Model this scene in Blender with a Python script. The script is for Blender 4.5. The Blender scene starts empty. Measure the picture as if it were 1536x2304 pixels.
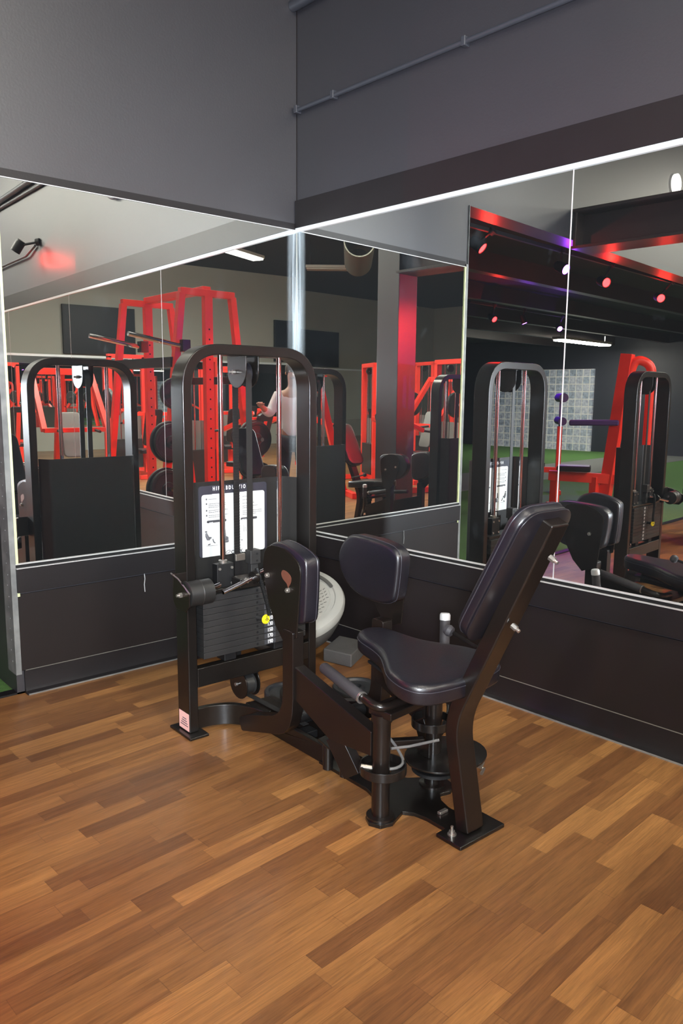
import bpy, bmesh, math, random
from mathutils import Vector, Matrix
random.seed(7)
sc = bpy.context.scene
COL = sc.collection
R = math.radians
PI = math.pi

# ------------------------------------------------------------------ helpers
class MB:
    """collects shapes; build() links them as ONE mesh object"""
    def __init__(s): s.v = []; s.f = []; s.sm = []
    def add(s, vs, fs, smooth=False):
        n = len(s.v); s.v += [tuple(v) for v in vs]
        for f in fs: s.f.append([i + n for i in f]); s.sm.append(smooth)
        return s
    def box(s, x0, x1, y0, y1, z0, z1, M=None):
        vs = [Vector((x, y, z)) for x in (x0, x1) for y in (y0, y1) for z in (z0, z1)]
        if M: vs = [M @ v for v in vs]
        return s.add(vs, [(0,1,3,2),(4,6,7,5),(0,4,5,1),(2,3,7,6),(0,2,6,4),(1,5,7,3)])
    def bar(s, p, q, w, h, up=(0,0,1)):
        p, q = Vector(p), Vector(q); d = (q - p).normalized(); up = Vector(up)
        if abs(d.dot(up)) > .98: up = Vector((0,1,0))
        a = d.cross(up).normalized(); b = a.cross(d)
        vs = [c + a*i*w/2 + b*j*h/2 for c in (p, q) for i in (-1,1) for j in (-1,1)]
        return s.add(vs, [(0,1,3,2),(4,6,7,5),(0,4,5,1),(2,3,7,6),(0,2,6,4),(1,5,7,3)])
    def prism(s, pts, axis, a0, a1, smooth=False):
        """closed 2-D outline extruded along axis ('x': pts are (y,z); 'y': (x,z); 'z': (x,y))"""
        def P(p, a): return {'x': (a, p[0], p[1]), 'y': (p[0], a, p[1]), 'z': (p[0], p[1], a)}[axis]
        n = len(pts); vs = [P(p, a0) for p in pts] + [P(p, a1) for p in pts]
        ar = sum(pts[i][0]*pts[(i+1)%n][1] - pts[(i+1)%n][0]*pts[i][1] for i in range(n))
        fs = [tuple(range(n)), tuple(range(2*n-1, n-1, -1))] + [(i, i+n, (i+1)%n+n, (i+1)%n) for i in range(n)]
        return s.add(vs, fs, smooth)
    def cyl(s, p, q, r, r2=None, n=20, caps=True):
        p, q = Vector(p), Vector(q); r2 = r if r2 is None else r2
        d = (q - p).normalized(); a = d.orthogonal().normalized(); b = d.cross(a)
        vs = []
        for c, rr in ((p, r), (q, r2)):
            for i in range(n):
                t = 2*PI*i/n; vs.append(c + (a*math.cos(t) + b*math.sin(t))*rr)
        fs = [(i, (i+1)%n, (i+1)%n+n, i+n) for i in range(n)]
        s.add(vs, fs, True)
        if caps: s.add(vs[:n], [tuple(range(n-1,-1,-1))]); s.add(vs[n:], [tuple(range(n))])
        return s
    def tube(s, pts, r, n=12, caps=True, closed=False):
        pts = [Vector(p) for p in pts]; m = len(pts); rings = []
        prev = None
        for i, p in enumerate(pts):
            if closed: d = (pts[(i+1)%m] - pts[i-1]).normalized()
            else: d = (pts[min(i+1, m-1)] - pts[max(i-1, 0)]).normalized()
            if prev is None: a = d.orthogonal().normalized()
            else: a = (prev - d*prev.dot(d)).normalized()
            prev = a; b = d.cross(a)
            rr = r[i] if isinstance(r, (list, tuple)) else r
            rings.append([p + (a*math.cos(2*PI*k/n) + b*math.sin(2*PI*k/n))*rr for k in range(n)])
        vs = [v for g in rings for v in g]; fs = []
        for i in range(m if closed else m-1):
            j = (i+1) % m
            for k in range(n): fs.append((i*n+k, i*n+(k+1)%n, j*n+(k+1)%n, j*n+k))
        s.add(vs, fs, True)
        if caps and not closed: s.add(rings[0], [tuple(range(n-1,-1,-1))]); s.add(rings[-1], [tuple(range(n))])
        return s
    def sweep(s, pts, N, a, b):
        """rectangular section, half sizes a along N and b across, swept along a planar path"""
        pts = [Vector(p) for p in pts]; N = Vector(N).normalized(); m = len(pts); vs = []
        for i, p in enumerate(pts):
            d0 = (pts[i] - pts[i-1]).normalized() if i else (pts[1] - pts[0]).normalized()
            d1 = (pts[i+1] - pts[i]).normalized() if i < m-1 else d0
            d = (d0 + d1).normalized(); c = max(.3, d.dot(d1)); w = d.cross(N).normalized()/c
            vs += [p + N*a + w*b, p + N*a - w*b, p - N*a - w*b, p - N*a + w*b]
        fs = [(0,1,2,3), tuple(4*(m-1)+k for k in (3,2,1,0))]
        for i in range(m-1):
            for k in range(4): fs.append((4*i+k, 4*(i+1)+k, 4*(i+1)+(k+1)%4, 4*i+(k+1)%4))
        return s.add(vs, fs)
    def lathe(s, prof, origin=(0,0,0), axis=(0,0,1), n=32):
        """prof: (radius, height) pairs"""
        o = Vector(origin); d = Vector(axis).normalized(); a = d.orthogonal().normalized(); b = d.cross(a)
        vs = []
        for (r, h) in prof:
            for i in range(n):
                t = 2*PI*i/n; vs.append(o + d*h + (a*math.cos(t) + b*math.sin(t))*max(r, 1e-4))
        fs = []
        for j in range(len(prof)-1):
            for i in range(n): fs.append((j*n+i, j*n+(i+1)%n, (j+1)*n+(i+1)%n, (j+1)*n+i))
        return s.add(vs, fs, True)
    def build(s, name, mat, parent=None, bevel=0, seg=2, sharp=35, loc=None):
        me = bpy.data.meshes.new(name); me.from_pydata(s.v, [], s.f); me.update()
        bm = bmesh.new(); bm.from_mesh(me)
        bmesh.ops.remove_doubles(bm, verts=bm.verts, dist=1e-5)
        bmesh.ops.recalc_face_normals(bm, faces=bm.faces); bm.to_mesh(me); bm.free()
        me.shade_smooth(); me.set_sharp_from_angle(angle=R(sharp))
        if mat: me.materials.append(mat)
        o = bpy.data.objects.new(name, me); COL.objects.link(o)
        if parent: o.parent = parent
        if loc: o.location = loc
        if bevel:
            m = o.modifiers.new('edge', 'BEVEL'); m.width = bevel; m.segments = seg; m.limit_method = 'ANGLE'; m.angle_limit = R(30)
            m.harden_normals = True
        return o

def fillet(pts, rad, n=6):
    pts = [Vector(p) for p in pts]; out = [pts[0]]
    for i in range(1, len(pts)-1):
        p, a, b = pts[i], pts[i-1], pts[i+1]
        r = rad[i-1] if isinstance(rad, (list, tuple)) else rad
        da, db = (a-p), (b-p); t = min(r, da.length*.49, db.length*.49)
        A, B = p + da.normalized()*t, p + db.normalized()*t
        for k in range(n+1):
            u = k/n; out.append(A*(1-u)**2 + p*2*u*(1-u) + B*u*u)
    return out + [pts[-1]]
def catmull(pts, n=6, closed=False):
    P = [Vector(p) for p in pts]; m = len(P); out = []
    for i in range(m if closed else m-1):
        if closed: a, b, c, d = P[i-1], P[i], P[(i+1)%m], P[(i+2)%m]
        else: a, b, c, d = P[max(i-1,0)], P[i], P[i+1], P[min(i+2,m-1)]
        for k in range(n):
            t = k/n; out.append(.5*((2*b) + (c-a)*t + (2*a-5*b+4*c-d)*t*t + (3*b-a-3*c+d)*t**3))
    if not closed: out.append(P[-1])
    return out
def text_mesh(body, size, extrude=.00015, align='LEFT', spacing=1.0, offset=0.0, name='lettering', mt=None, ay='TOP_BASELINE'):
    cu = bpy.data.curves.new(name, 'FONT'); cu.body = body; cu.size = size; cu.extrude = extrude; cu.align_x = align; cu.space_character = spacing; cu.offset = offset; cu.align_y = ay
    t = bpy.data.objects.new('tmp', cu); me = bpy.data.meshes.new_from_object(t); bpy.data.objects.remove(t); bpy.data.curves.remove(cu); me.name = name
    me.materials.clear(); me.materials.append(mt); o = bpy.data.objects.new(name, me); COL.objects.link(o); return o
def tag(o, label=None, cat=None, group=None, kind=None):
    for k, v in (('label', label), ('category', cat), ('group', group), ('kind', kind)):
        if v: o[k] = v
    return o
def empty(name, loc, rz, label, cat, group=None):
    o = bpy.data.objects.new(name, None); COL.objects.link(o); o.empty_display_size = .1
    o.location = loc; o.rotation_euler = (0, 0, rz); return tag(o, label, cat, group)
def copy_tree(o, parent=None, skip=()):
    c = o.copy(); COL.objects.link(c)
    if parent: c.parent = parent
    for ch in list(o.children):
        if ch.name.split('.')[0] not in skip: copy_tree(ch, c, skip)
    return c
def rrect(u0, u1, v0, v1, r, n=6):
    rs = r if isinstance(r, (list, tuple)) else [r]*4
    out = []
    for (cx, cy, a0, q) in ((u1-rs[0], v1-rs[0], 0, rs[0]), (u0+rs[1], v1-rs[1], 90, rs[1]), (u0+rs[2], v0+rs[2], 180, rs[2]), (u1-rs[3], v0+rs[3], 270, rs[3])):
        for k in range(n+1):
            t = R(a0 + 90*k/n); out.append((cx + q*math.cos(t), cy + q*math.sin(t)))
    return out
def smooth2(pts, n=5):
    return [(p.x, p.y) for p in catmull([(a, b, 0) for a, b in pts], n, True)]

def cushion(name, outline, th, frame, mat, parent, round_=.012, dome=.006, seam=None, back=True):
    """outline in (u,v); frame(u,v,h) -> point; h=0 is the board side, h=th the padded face"""
    n = len(outline); c = Vector((sum(p[0] for p in outline)/n, sum(p[1] for p in outline)/n))
    ar = sum(outline[i][0]*outline[(i+1)%n][1] - outline[(i+1)%n][0]*outline[i][1] for i in range(n))
    sg = 1 if ar > 0 else -1
    def inset(d):
        out = []
        for i in range(n):
            a, b, e = Vector(outline[i-1]), Vector(outline[i]), Vector(outline[(i+1)%n])
            t = (e - a).normalized(); nn = Vector((-t.y, t.x))*sg; out.append(b + nn*d)
        return out
    rings = []
    r = round_
    for k in range(3): t = k/2*PI/2; rings.append((inset(r*.5*(1-math.sin(t))), r*.5*(1-math.cos(t))))
    for k in range(6): t = k/5*PI/2; rings.append((inset(r*(1-math.cos(t))), th - r + r*math.sin(t)))
    for q, hh in ((.8, .45), (.5, .8), (.2, .97)):
        base = inset(r); rings.append(([c + (p-c)*q for p in base], th + dome*hh))
    vs = [frame(p[0], p[1], h) for ring, h in rings for p in ring]; fs = []
    for j in range(len(rings)-1):
        for i in range(n): fs.append((j*n+i, j*n+(i+1)%n, (j+1)*n+(i+1)%n, (j+1)*n+i))
    fs.append(tuple(range(n-1,-1,-1))); fs.append(tuple((len(rings)-1)*n+i for i in range(n)))
    m = MB(); m.add(vs, fs, True); o = m.build(name, mat, parent, sharp=60)
    if seam:
        s_ = MB(); base = inset(-.0008)
        s_.tube([frame(p[0], p[1], th - r*1.15) for p in base], .0016, 6, closed=True)
        s_.build('piping', seam, o)
    return o

# ------------------------------------------------------------------ materials
def mat(name, col, rough=.5, metal=0, spec=.5, coat=0, coat_r=.2, bump=0, bscale=200, var=0, vscale=3, emis=None, es=0, vcol=None):
    m = bpy.data.materials.new(name); m.use_nodes = True; nt = m.node_tree; b = nt.nodes['Principled BSDF']
    b.inputs['Base Color'].default_value = (*col, 1); b.inputs['Roughness'].default_value = rough
    b.inputs['Metallic'].default_value = metal; b.inputs['Specular IOR Level'].default_value = spec
    b.inputs['Coat Weight'].default_value = coat; b.inputs['Coat Roughness'].default_value = coat_r
    tc = nt.nodes.new('ShaderNodeTexCoord')
    if bump:
        nz = nt.nodes.new('ShaderNodeTexNoise'); nz.inputs['Scale'].default_value = bscale; nz.inputs['Detail'].default_value = 4
        bp = nt.nodes.new('ShaderNodeBump'); bp.inputs['Strength'].default_value = bump; bp.inputs['Distance'].default_value = .002
        nt.links.new(tc.outputs['Object'], nz.inputs['Vector']); nt.links.new(nz.outputs['Fac'], bp.inputs['Height']); nt.links.new(bp.outputs['Normal'], b.inputs['Normal'])
    if var:
        nz = nt.nodes.new('ShaderNodeTexNoise'); nz.inputs['Scale'].default_value = vscale; nz.inputs['Detail'].default_value = 5
        mx = nt.nodes.new('ShaderNodeMix'); mx.data_type = 'RGBA'
        mx.inputs[6].default_value = (*[c*(1-var) for c in col], 1); mx.inputs[7].default_value = (*(vcol or [min(1, c*(1+var)) for c in col]), 1)
        nt.links.new(tc.outputs['Object'], nz.inputs['Vector']); nt.links.new(nz.outputs['Fac'], mx.inputs[0]); nt.links.new(mx.outputs[2], b.inputs['Base Color'])
    if emis: b.inputs['Emission Color'].default_value = (*emis, 1); b.inputs['Emission Strength'].default_value = es
    return m

M = {}
M['wall'] = mat('charcoal_paint', (.021, .0205, .026), .45, spec=1.0, bump=.25, bscale=90, var=.12, vscale=1.5)
M['wall_low'] = mat('dark_panel_paint', (.010, .0075, .0075), .45, spec=.4, bump=.15, bscale=60, var=.2, vscale=2)
M['trimw'] = mat('dark_trim_paint', (.0075, .0062, .0072), .46, spec=.45, bump=.2, bscale=70, var=.25, vscale=6)
M['farwall'] = mat('olive_grey_paint', (.30, .30, .265), .6, var=.1, vscale=1)
M['channel'] = mat('mirror_channel', (.80, .86, .90), .25, metal=.3, spec=.8)
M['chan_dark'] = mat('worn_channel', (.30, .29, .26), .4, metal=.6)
M['bead'] = mat('corner_bead', (.12, .13, .14), .5, metal=.2, var=.5, vscale=14, vcol=(.30, .31, .30))
M['green_edge'] = mat('yellow_green_edge', (.62, .70, .36), .5)
M['black'] = mat('black_powder_coat', (.0065, .0055, .005), .28, spec=.4, coat=.2, coat_r=.12, bump=.06, bscale=350, var=.25, vscale=8)
M['black_flat'] = mat('black_matte', (.007, .007, .0075), .5, spec=.3)
M['arm'] = mat('dark_bronze_paint', (.0075, .0055, .0047), .30, spec=.4, coat=.2, coat_r=.15, var=.2, vscale=9)
M['stack'] = mat('grey_iron_plate', (.018, .0175, .0175), .45, spec=.4, var=.25, vscale=20)
M['chrome'] = mat('chrome', (.82, .80, .84), .09, metal=1)
M['steel'] = mat('worn_steel', (.42, .38, .33), .35, metal=.9)
M['zinc'] = mat('zinc_bolt', (.55, .52, .48), .3, metal=.9)
M['leather'] = mat('black_vinyl', (.0065, .006, .009), .33, spec=.5, coat=.3, coat_r=.25, bump=.35, bscale=420)
M['seam'] = mat('vinyl_piping', (.03, .028, .035), .35)
M['shell'] = mat('plastic_shell', (.008, .0075, .010), .35, spec=.4)
M['rubber'] = mat('foam_grip', (.028, .025, .028), .62, bump=.3, bscale=500)
M['belt'] = mat('belt', (.010, .009, .009), .5, spec=.3)
M['silver'] = mat('worn_silver', (.62, .62, .62), .4, metal=.4)
M['cable_grey'] = mat('grey_cable', (.22, .215, .21), .35, metal=.5)
M['yellow'] = mat('yellow_plastic', (.80, .62, .015), .35)
M['white'] = mat('placard_white', (.48, .48, .46), .65, spec=.3)
M['ink'] = mat('print_ink', (.03, .03, .035), .6)
M['ink_grey'] = mat('print_grey', (.09, .09, .10), .6)
M['print_white'] = mat('print_white', (.85, .85, .85), .6)
M['rust'] = mat('rust_patch', (.10, .028, .012), .8, var=.3, vscale=60)
M['pink'] = mat('pink_sticker', (.85, .52, .47), .6)
M['red'] = mat('red_powder_coat', (.80, .040, .022), .32, spec=.5, coat=.3, var=.12, vscale=4)
M['bosu'] = mat('grey_platform', (.30, .295, .265), .6, bump=.1, bscale=80, var=.1, vscale=6)
M['bosu_d'] = mat('grey_dome', (.06, .058, .053), .55, var=.15, vscale=8)
M['block'] = mat('grey_foam_block', (.06, .056, .052), .9, bump=.6, bscale=120, var=.3, vscale=12)
M['iron'] = mat('weight_plate_rubber', (.018, .019, .021), .42, var=.2, vscale=15)
M['tv'] = mat('screen', (.004, .005, .010), .4, spec=.2)
M['ceil'] = mat('dark_ceiling', (.012, .012, .012), .8)
M['tube_on'] = mat('fluorescent_on', (1, 1, 1), .5, emis=(1, .93, .80), es=58)
M['tube_strong'] = mat('fluorescent_bright', (1, 1, 1), .5, emis=(1, .96, .84), es=300)
M['tube_off'] = mat('fluorescent_off', (.42, .40, .36), .5)
M['red_glow'] = mat('red_lamp_glass', (1, .05, .02), .3, emis=(1, .010, .012), es=22)
M['vio_glow'] = mat('violet_lamp_glass', (.5, .1, 1), .3, emis=(.42, .08, 1), es=55)
M['duct'] = mat('duct_metal', (.16, .155, .13), .5, metal=.5)
M['conduit'] = mat('painted_conduit', (.035, .038, .048), .35, spec=.6)
M['skin'] = mat('skin', (.45, .26, .19), .5)
M['shirt'] = mat('white_shirt', (.82, .84, .87), .8)
M['trousers'] = mat('dark_trousers', (.02, .022, .03), .8)
M['hair'] = mat('dark_hair', (.02, .013, .01), .6)
M['grey_vinyl'] = mat('grey_vinyl', (.16, .165, .16), .5)
M['violet_vinyl'] = mat('violet_vinyl', (.06, .03, .14), .4)
M['signred'] = mat('sign_red', (.30, .03, .02), .5)
M['neon'] = mat('neon_red', (1, .05, .02), .5, emis=(1, .04, .02), es=4)
M['neon_w'] = mat('neon_letter', (1, .4, .2), .5, emis=(1, .35, .12), es=2.5)
M['brown'] = mat('brown_panel', (.12, .045, .035), .5)
M['strip_grey'] = mat('rubber_floor_grey', (.12, .13, .13), .7)
M['beam'] = mat('dark_steel_paint', (.030, .022, .022), .4, spec=.6, var=.3, vscale=5)

def floor_mat():
    m = bpy.data.materials.new('wood_laminate'); m.use_nodes = True; nt = m.node_tree; L = nt.links.new; N = nt.nodes.new
    b = nt.nodes['Principled BSDF']; tc = N('ShaderNodeTexCoord'); mp = N('ShaderNodeMapping')
    mp.inputs['Rotation'].default_value = (0, 0, R(-3.2)); L(tc.outputs['Object'], mp.inputs['Vector'])
    sep = N('ShaderNodeSeparateXYZ'); L(mp.outputs['Vector'], sep.inputs[0])
    def math_(op, a=None, bb=None, va=None, vb=None):
        n = N('ShaderNodeMath'); n.operation = op
        if a is not None: L(a, n.inputs[0])
        elif va is not None: n.inputs[0].default_value = va
        if bb is not None: L(bb, n.inputs[1])
        elif vb is not None: n.inputs[1].default_value = vb
        return n.outputs[0]
    W_, LN = .0635, .44
    yr = math_('DIVIDE', sep.outputs['Y'], vb=W_); row = math_('FLOOR', yr); fy = math_('FRACT', yr)
    wn = N('ShaderNodeTexWhiteNoise'); wn.noise_dimensions = '1D'; L(row, wn.inputs['W'])
    off = math_('MULTIPLY', wn.outputs['Value'], vb=7.3)
    ln = math_('MULTIPLY_ADD', wn.outputs['Value'], vb=.22); nt.nodes[-1].inputs[2].default_value = LN - .1
    xr = math_('ADD', math_('DIVIDE', sep.outputs['X'], ln), off); ci = math_('FLOOR', xr); fx = math_('FRACT', xr)
    cmb = N('ShaderNodeCombineXYZ'); L(ci, cmb.inputs[0]); L(row, cmb.inputs[1])
    wn2 = N('ShaderNodeTexWhiteNoise'); wn2.noise_dimensions = '3D'; L(cmb.outputs[0], wn2.inputs['Vector'])
    ramp = N('ShaderNodeValToRGB'); e = ramp.color_ramp.elements
    e[0].position = 0; e[0].color = (.150, .064, .023, 1); e[1].position = 1; e[1].color = (.345, .168, .055, 1)
    for p, c in ((.3, (.200, .090, .031, 1)), (.6, (.245, .114, .038, 1)), (.8, (.290, .138, .045, 1))):
        q = e.new(p); q.color = c
    L(wn2.outputs['Value'], ramp.inputs[0])
    # grain stretched along the plank
    mp2 = N('ShaderNodeMapping'); mp2.inputs['Scale'].default_value = (3.0, 60, 1); L(mp.outputs['Vector'], mp2.inputs['Vector'])
    addv = N('ShaderNodeVectorMath'); addv.operation = 'ADD'; L(mp2.outputs['Vector'], addv.inputs[0])
    sc_ = N('ShaderNodeVectorMath'); sc_.operation = 'SCALE'; L(wn2.outputs['Color'], sc_.inputs[0]); sc_.inputs['Scale'].default_value = 50; L(sc_.outputs[0], addv.inputs[1])
    nz = N('ShaderNodeTexNoise'); nz.inputs['Scale'].default_value = 1; nz.inputs['Detail'].default_value = 6; nz.inputs['Roughness'].default_value = .65; nz.inputs['Distortion'].default_value = .9
    L(addv.outputs[0], nz.inputs['Vector'])
    r2 = N('ShaderNodeValToRGB'); r2.color_ramp.elements[0].position = .32; r2.color_ramp.elements[0].color = (.60, .56, .54, 1); r2.color_ramp.elements[1].position = .68; r2.color_ramp.elements[1].color = (1.22, 1.2, 1.14, 1)
    L(nz.outputs['Fac'], r2.inputs[0])
    mul = N('ShaderNodeMix'); mul.data_type = 'RGBA'; mul.blend_type = 'MULTIPLY'; mul.inputs[0].default_value = .85
    L(ramp.outputs[0], mul.inputs[6]); L(r2.outputs[0], mul.inputs[7])
    # fine pores
    mp3 = N('ShaderNodeMapping'); mp3.inputs['Scale'].default_value = (14, 260, 1); L(mp.outputs['Vector'], mp3.inputs['Vector'])
    nz3 = N('ShaderNodeTexNoise'); nz3.inputs['Scale'].default_value = 1; nz3.inputs['Detail'].default_value = 3; L(mp3.outputs['Vector'], nz3.inputs['Vector'])
    r3 = N('ShaderNodeValToRGB'); r3.color_ramp.elements[0].position = .35; r3.color_ramp.elements[0].color = (.8, .8, .8, 1); r3.color_ramp.elements[1].position = .55
    L(nz3.outputs['Fac'], r3.inputs[0])
    mul2 = N('ShaderNodeMix'); mul2.data_type = 'RGBA'; mul2.blend_type = 'MULTIPLY'; mul2.inputs[0].default_value = 1
    L(mul.outputs[2], mul2.inputs[6]); L(r3.outputs[0], mul2.inputs[7])
    # joints
    jy = math_('LESS_THAN', fy, vb=.022); jx = math_('LESS_THAN', fx, vb=.004); j = math_('MAXIMUM', jy, jx)
    mj = N('ShaderNodeMix'); mj.data_type = 'RGBA'; L(math_('MULTIPLY', j, vb=.45), mj.inputs[0]); L(mul2.outputs[2], mj.inputs[6]); mj.inputs[7].default_value = (.05, .02, .008, 1)
    L(mj.outputs[2], b.inputs['Base Color'])
    # scuffs in the gloss
    n4 = N('ShaderNodeTexNoise'); n4.inputs['Scale'].default_value = 2.2; n4.inputs['Detail'].default_value = 6; L(tc.outputs['Object'], n4.inputs['Vector'])
    mr = N('ShaderNodeMapRange'); mr.inputs['To Min'].default_value = .30; mr.inputs['To Max'].default_value = .42; L(n4.outputs['Fac'], mr.inputs['Value']); L(mr.outputs[0], b.inputs['Roughness'])
    b.inputs['Specular IOR Level'].default_value = .8
    bp = N('ShaderNodeBump'); bp.inputs['Strength'].default_value = .12; bp.inputs['Distance'].default_value = .001; L(nz3.outputs['Fac'], bp.inputs['Height']); L(bp.outputs['Normal'], b.inputs['Normal'])
    return m
M['floor'] = floor_mat()

def turf_mat():
    m = mat('artificial_turf', (.055, .15, .028), .9, bump=1, bscale=260, var=.45, vscale=90); return m
M['turf'] = turf_mat()

def mirror_mat(name, glare_axis_dir, strength=.55):
    """silvered mirror; flash glare on wiping smears is painted as a pale band beside the corner"""
    m = bpy.data.materials.new(name); m.use_nodes = True; nt = m.node_tree; L = nt.links.new; N = nt.nodes.new
    out = nt.nodes['Material Output']; nt.nodes.remove(nt.nodes['Principled BSDF'])
    gl = N('ShaderNodeBsdfGlossy'); gl.inputs['Roughness'].default_value = 0; gl.inputs['Color'].default_value = (.90, .93, .915, 1)
    df = N('ShaderNodeBsdfDiffuse'); df.inputs['Color'].default_value = (.62, .72, .80, 1)
    tc = N('ShaderNodeTexCoord'); sep = N('ShaderNodeSeparateXYZ'); L(tc.outputs['Object'], sep.inputs[0])
    ln = N('ShaderNodeVectorMath'); ln.operation = 'DOT_PRODUCT'; L(tc.outputs['Object'], ln.inputs[0]); ln.inputs[1].default_value = glare_axis_dir
    mr = N('ShaderNodeMapRange'); mr.inputs['From Min'].default_value = .02; mr.inputs['From Max'].default_value = .085; mr.inputs['To Min'].default_value = 1; mr.inputs['To Max'].default_value = 0; mr.interpolation_type = 'SMOOTHSTEP'
    L(ln.outputs['Value'], mr.inputs['Value'])
    mp = N('ShaderNodeMapping'); mp.inputs['Scale'].default_value = (30, 30, 1.2); L(tc.outputs['Object'], mp.inputs['Vector'])
    nz = N('ShaderNodeTexNoise'); nz.inputs['Scale'].default_value = 1; nz.inputs['Detail'].default_value = 5; L(mp.outputs['Vector'], nz.inputs['Vector'])
    r = N('ShaderNodeMapRange'); r.inputs['From Min'].default_value = .35; r.inputs['From Max'].default_value = .62; L(nz.outputs['Fac'], r.inputs['Value'])
    zt = N('ShaderNodeMapRange'); zt.inputs['From Min'].default_value = .9; zt.inputs['From Max'].default_value = 1.9; L(sep.outputs['Z'], zt.inputs['Value'])
    a = N('ShaderNodeMath'); a.operation = 'MULTIPLY'; L(mr.outputs[0], a.inputs[0]); L(r.outputs[0], a.inputs[1])
    a2 = N('ShaderNodeMath'); a2.operation = 'MULTIPLY'; L(a.outputs[0], a2.inputs[0]); L(zt.outputs[0], a2.inputs[1])
    a3 = N('ShaderNodeMath'); a3.operation = 'MULTIPLY'; L(a2.outputs[0], a3.inputs[0]); a3.inputs[1].default_value = strength  # painted flash glare down the corner, as a pale diffuse mix
    # faint scattered smudges
    n2 = N('ShaderNodeTexNoise'); n2.inputs['Scale'].default_value = 4; n2.inputs['Detail'].default_value = 8; L(tc.outputs['Object'], n2.inputs['Vector'])
    s2 = N('ShaderNodeMapRange'); s2.inputs['From Min'].default_value = .64; s2.inputs['From Max'].default_value = .85; s2.inputs['To Max'].default_value = .05; L(n2.outputs['Fac'], s2.inputs['Value'])
    ad = N('ShaderNodeMath'); ad.operation = 'ADD'; ad.use_clamp = True; L(a3.outputs[0], ad.inputs[0]); L(s2.outputs[0], ad.inputs[1])
    ad2 = N('ShaderNodeMath'); ad2.operation = 'ADD'; L(ad.outputs[0], ad2.inputs[0]); ad2.inputs[1].default_value = .006
    mx = N('ShaderNodeMixShader'); L(ad2.outputs[0], mx.inputs[0]); L(gl.outputs[0], mx.inputs[1]); L(df.outputs[0], mx.inputs[2]); L(mx.outputs[0], out.inputs['Surface'])
    return m

# ------------------------------------------------------------------ room
TH = R(92.33671917)
BD = Vector((-math.cos(TH), -math.sin(TH), 0)); BN = Vector((-abs(BD.y), -BD.x, 0)).normalized()   # along wall / into the room
ZT, ZB = 2.3676, .6366
CEIL = 4.9
def BP(s, o, z): return BD*s + BN*o + Vector((0, 0, z))
def bbox_B(mb, s0, s1, o0, o1, z0, z1):
    vs = [BP(s, o, z) for s in (s0, s1) for o in (o0, o1) for z in (z0, z1)]
    return mb.add(vs, [(0,1,3,2),(4,6,7,5),(0,4,5,1),(2,3,7,6),(0,2,6,4),(1,5,7,3)])
def struct(o): o['kind'] = 'structure'; return o
XE = -1.69
# floors
m = MB().box(-22, .9, -16, 0.0, -.1, 0); struct(m.build('floor', M['floor']))
m = MB().box(-22, .9, .06, 11, -.1, .006); tag(m.build('turf_floor', M['turf']), kind='structure')
m = MB().box(-22, .2, 0.0, .06, -.1, .009); tag(m.build('trim_1', M['black_flat']), kind='structure')
for a, b_ in ((3.4, 5.0),):
    m = MB().box(-16.5, -5, a, b_, .006, .011); tag(m.build('floor_strip', M['strip_grey']), kind='structure')
# left (mirror) wall A: a block that ends at a corner bead, and a header over the opening beyond
m = MB().box(XE, .2, 0, 1.3, 0, ZT+.005).box(XE, .2, 0, 1.3, ZT+.005, CEIL); struct(m.build('wall_left', M['wall']))
hm = MB().add([(XE,0,2.80),(-22,0,2.55),(-22,0,CEIL),(XE,0,CEIL),(XE,.2,2.80),(-22,.2,2.55),(-22,.2,CEIL),(XE,.2,CEIL)],
              [(0,1,2,3),(7,6,5,4),(0,4,5,1),(1,5,6,2),(2,6,7,3),(3,7,4,0)])
struct(hm.build('wall_header', M['wall']))
# right (mirror) wall B
m = MB(); bbox_B(m, -.2, 16.2, -.2, 0, 0, CEIL); struct(m.build('wall_right', M['wall']))
struct(MB().box(-22.2, .9, -16.2, -16, 0, CEIL).build('wall_back', M['farwall']))
struct(MB().box(-22.2, -22, -16, 11, 0, CEIL).build('wall_far', M['farwall']))
struct(MB().box(-22.2, .9, -16.2, .2, CEIL, CEIL+.1).build('ceiling', M['ceil']))
struct(MB().box(-22.2, .9, .2, 11, 3.02, 3.12).build('ceiling_low', M['ceil']))
M['turfwall'] = mat('slate_blue_paint', (.030, .034, .050), .5)
struct(MB().box(-16.7, -16.5, .2, 11, 0, 3.02).build('wall_turf', M['turfwall']))
struct(MB().box(-16.5, .9, 10.8, 11, 0, 3.02).build('wall_turf_side', M['turfwall']))
struct(MB().box(XE, .9, 1.3, 10.8, 0, 3.02).build('wall_turf_near', M['turfwall']))
# joists of the low ceiling
for k, y in enumerate((1.6, 3.0, 4.4, 5.8, 7.2)):
    struct(MB().box(-16.5, XE, y, y+.12, 2.80, 3.02).build('trim_%d' % (10+k), M['beam']))

def panel_strip_A(name, z0, z1, d, mt, x0=XE+.02, bevel=.002): return struct(MB().box(x0, -.004, -d, 0, z0, z1).build(name, mt, bevel=bevel))
def panel_strip_B(name, z0, z1, d, mt, s1=16, bevel=.002):
    m = MB(); bbox_B(m, .004, s1, 0, d, z0, z1); return struct(m.build(name, mt, bevel=bevel))
panel_strip_A('trim_2', .115, .49, .010, M['wall_low']); panel_strip_A('trim_3', .50, .615, .026, M['trimw'])
panel_strip_B('trim_4', .115, .49, .010, M['wall_low']); panel_strip_B('trim_5', .50, .615, .026, M['trimw'])
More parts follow.
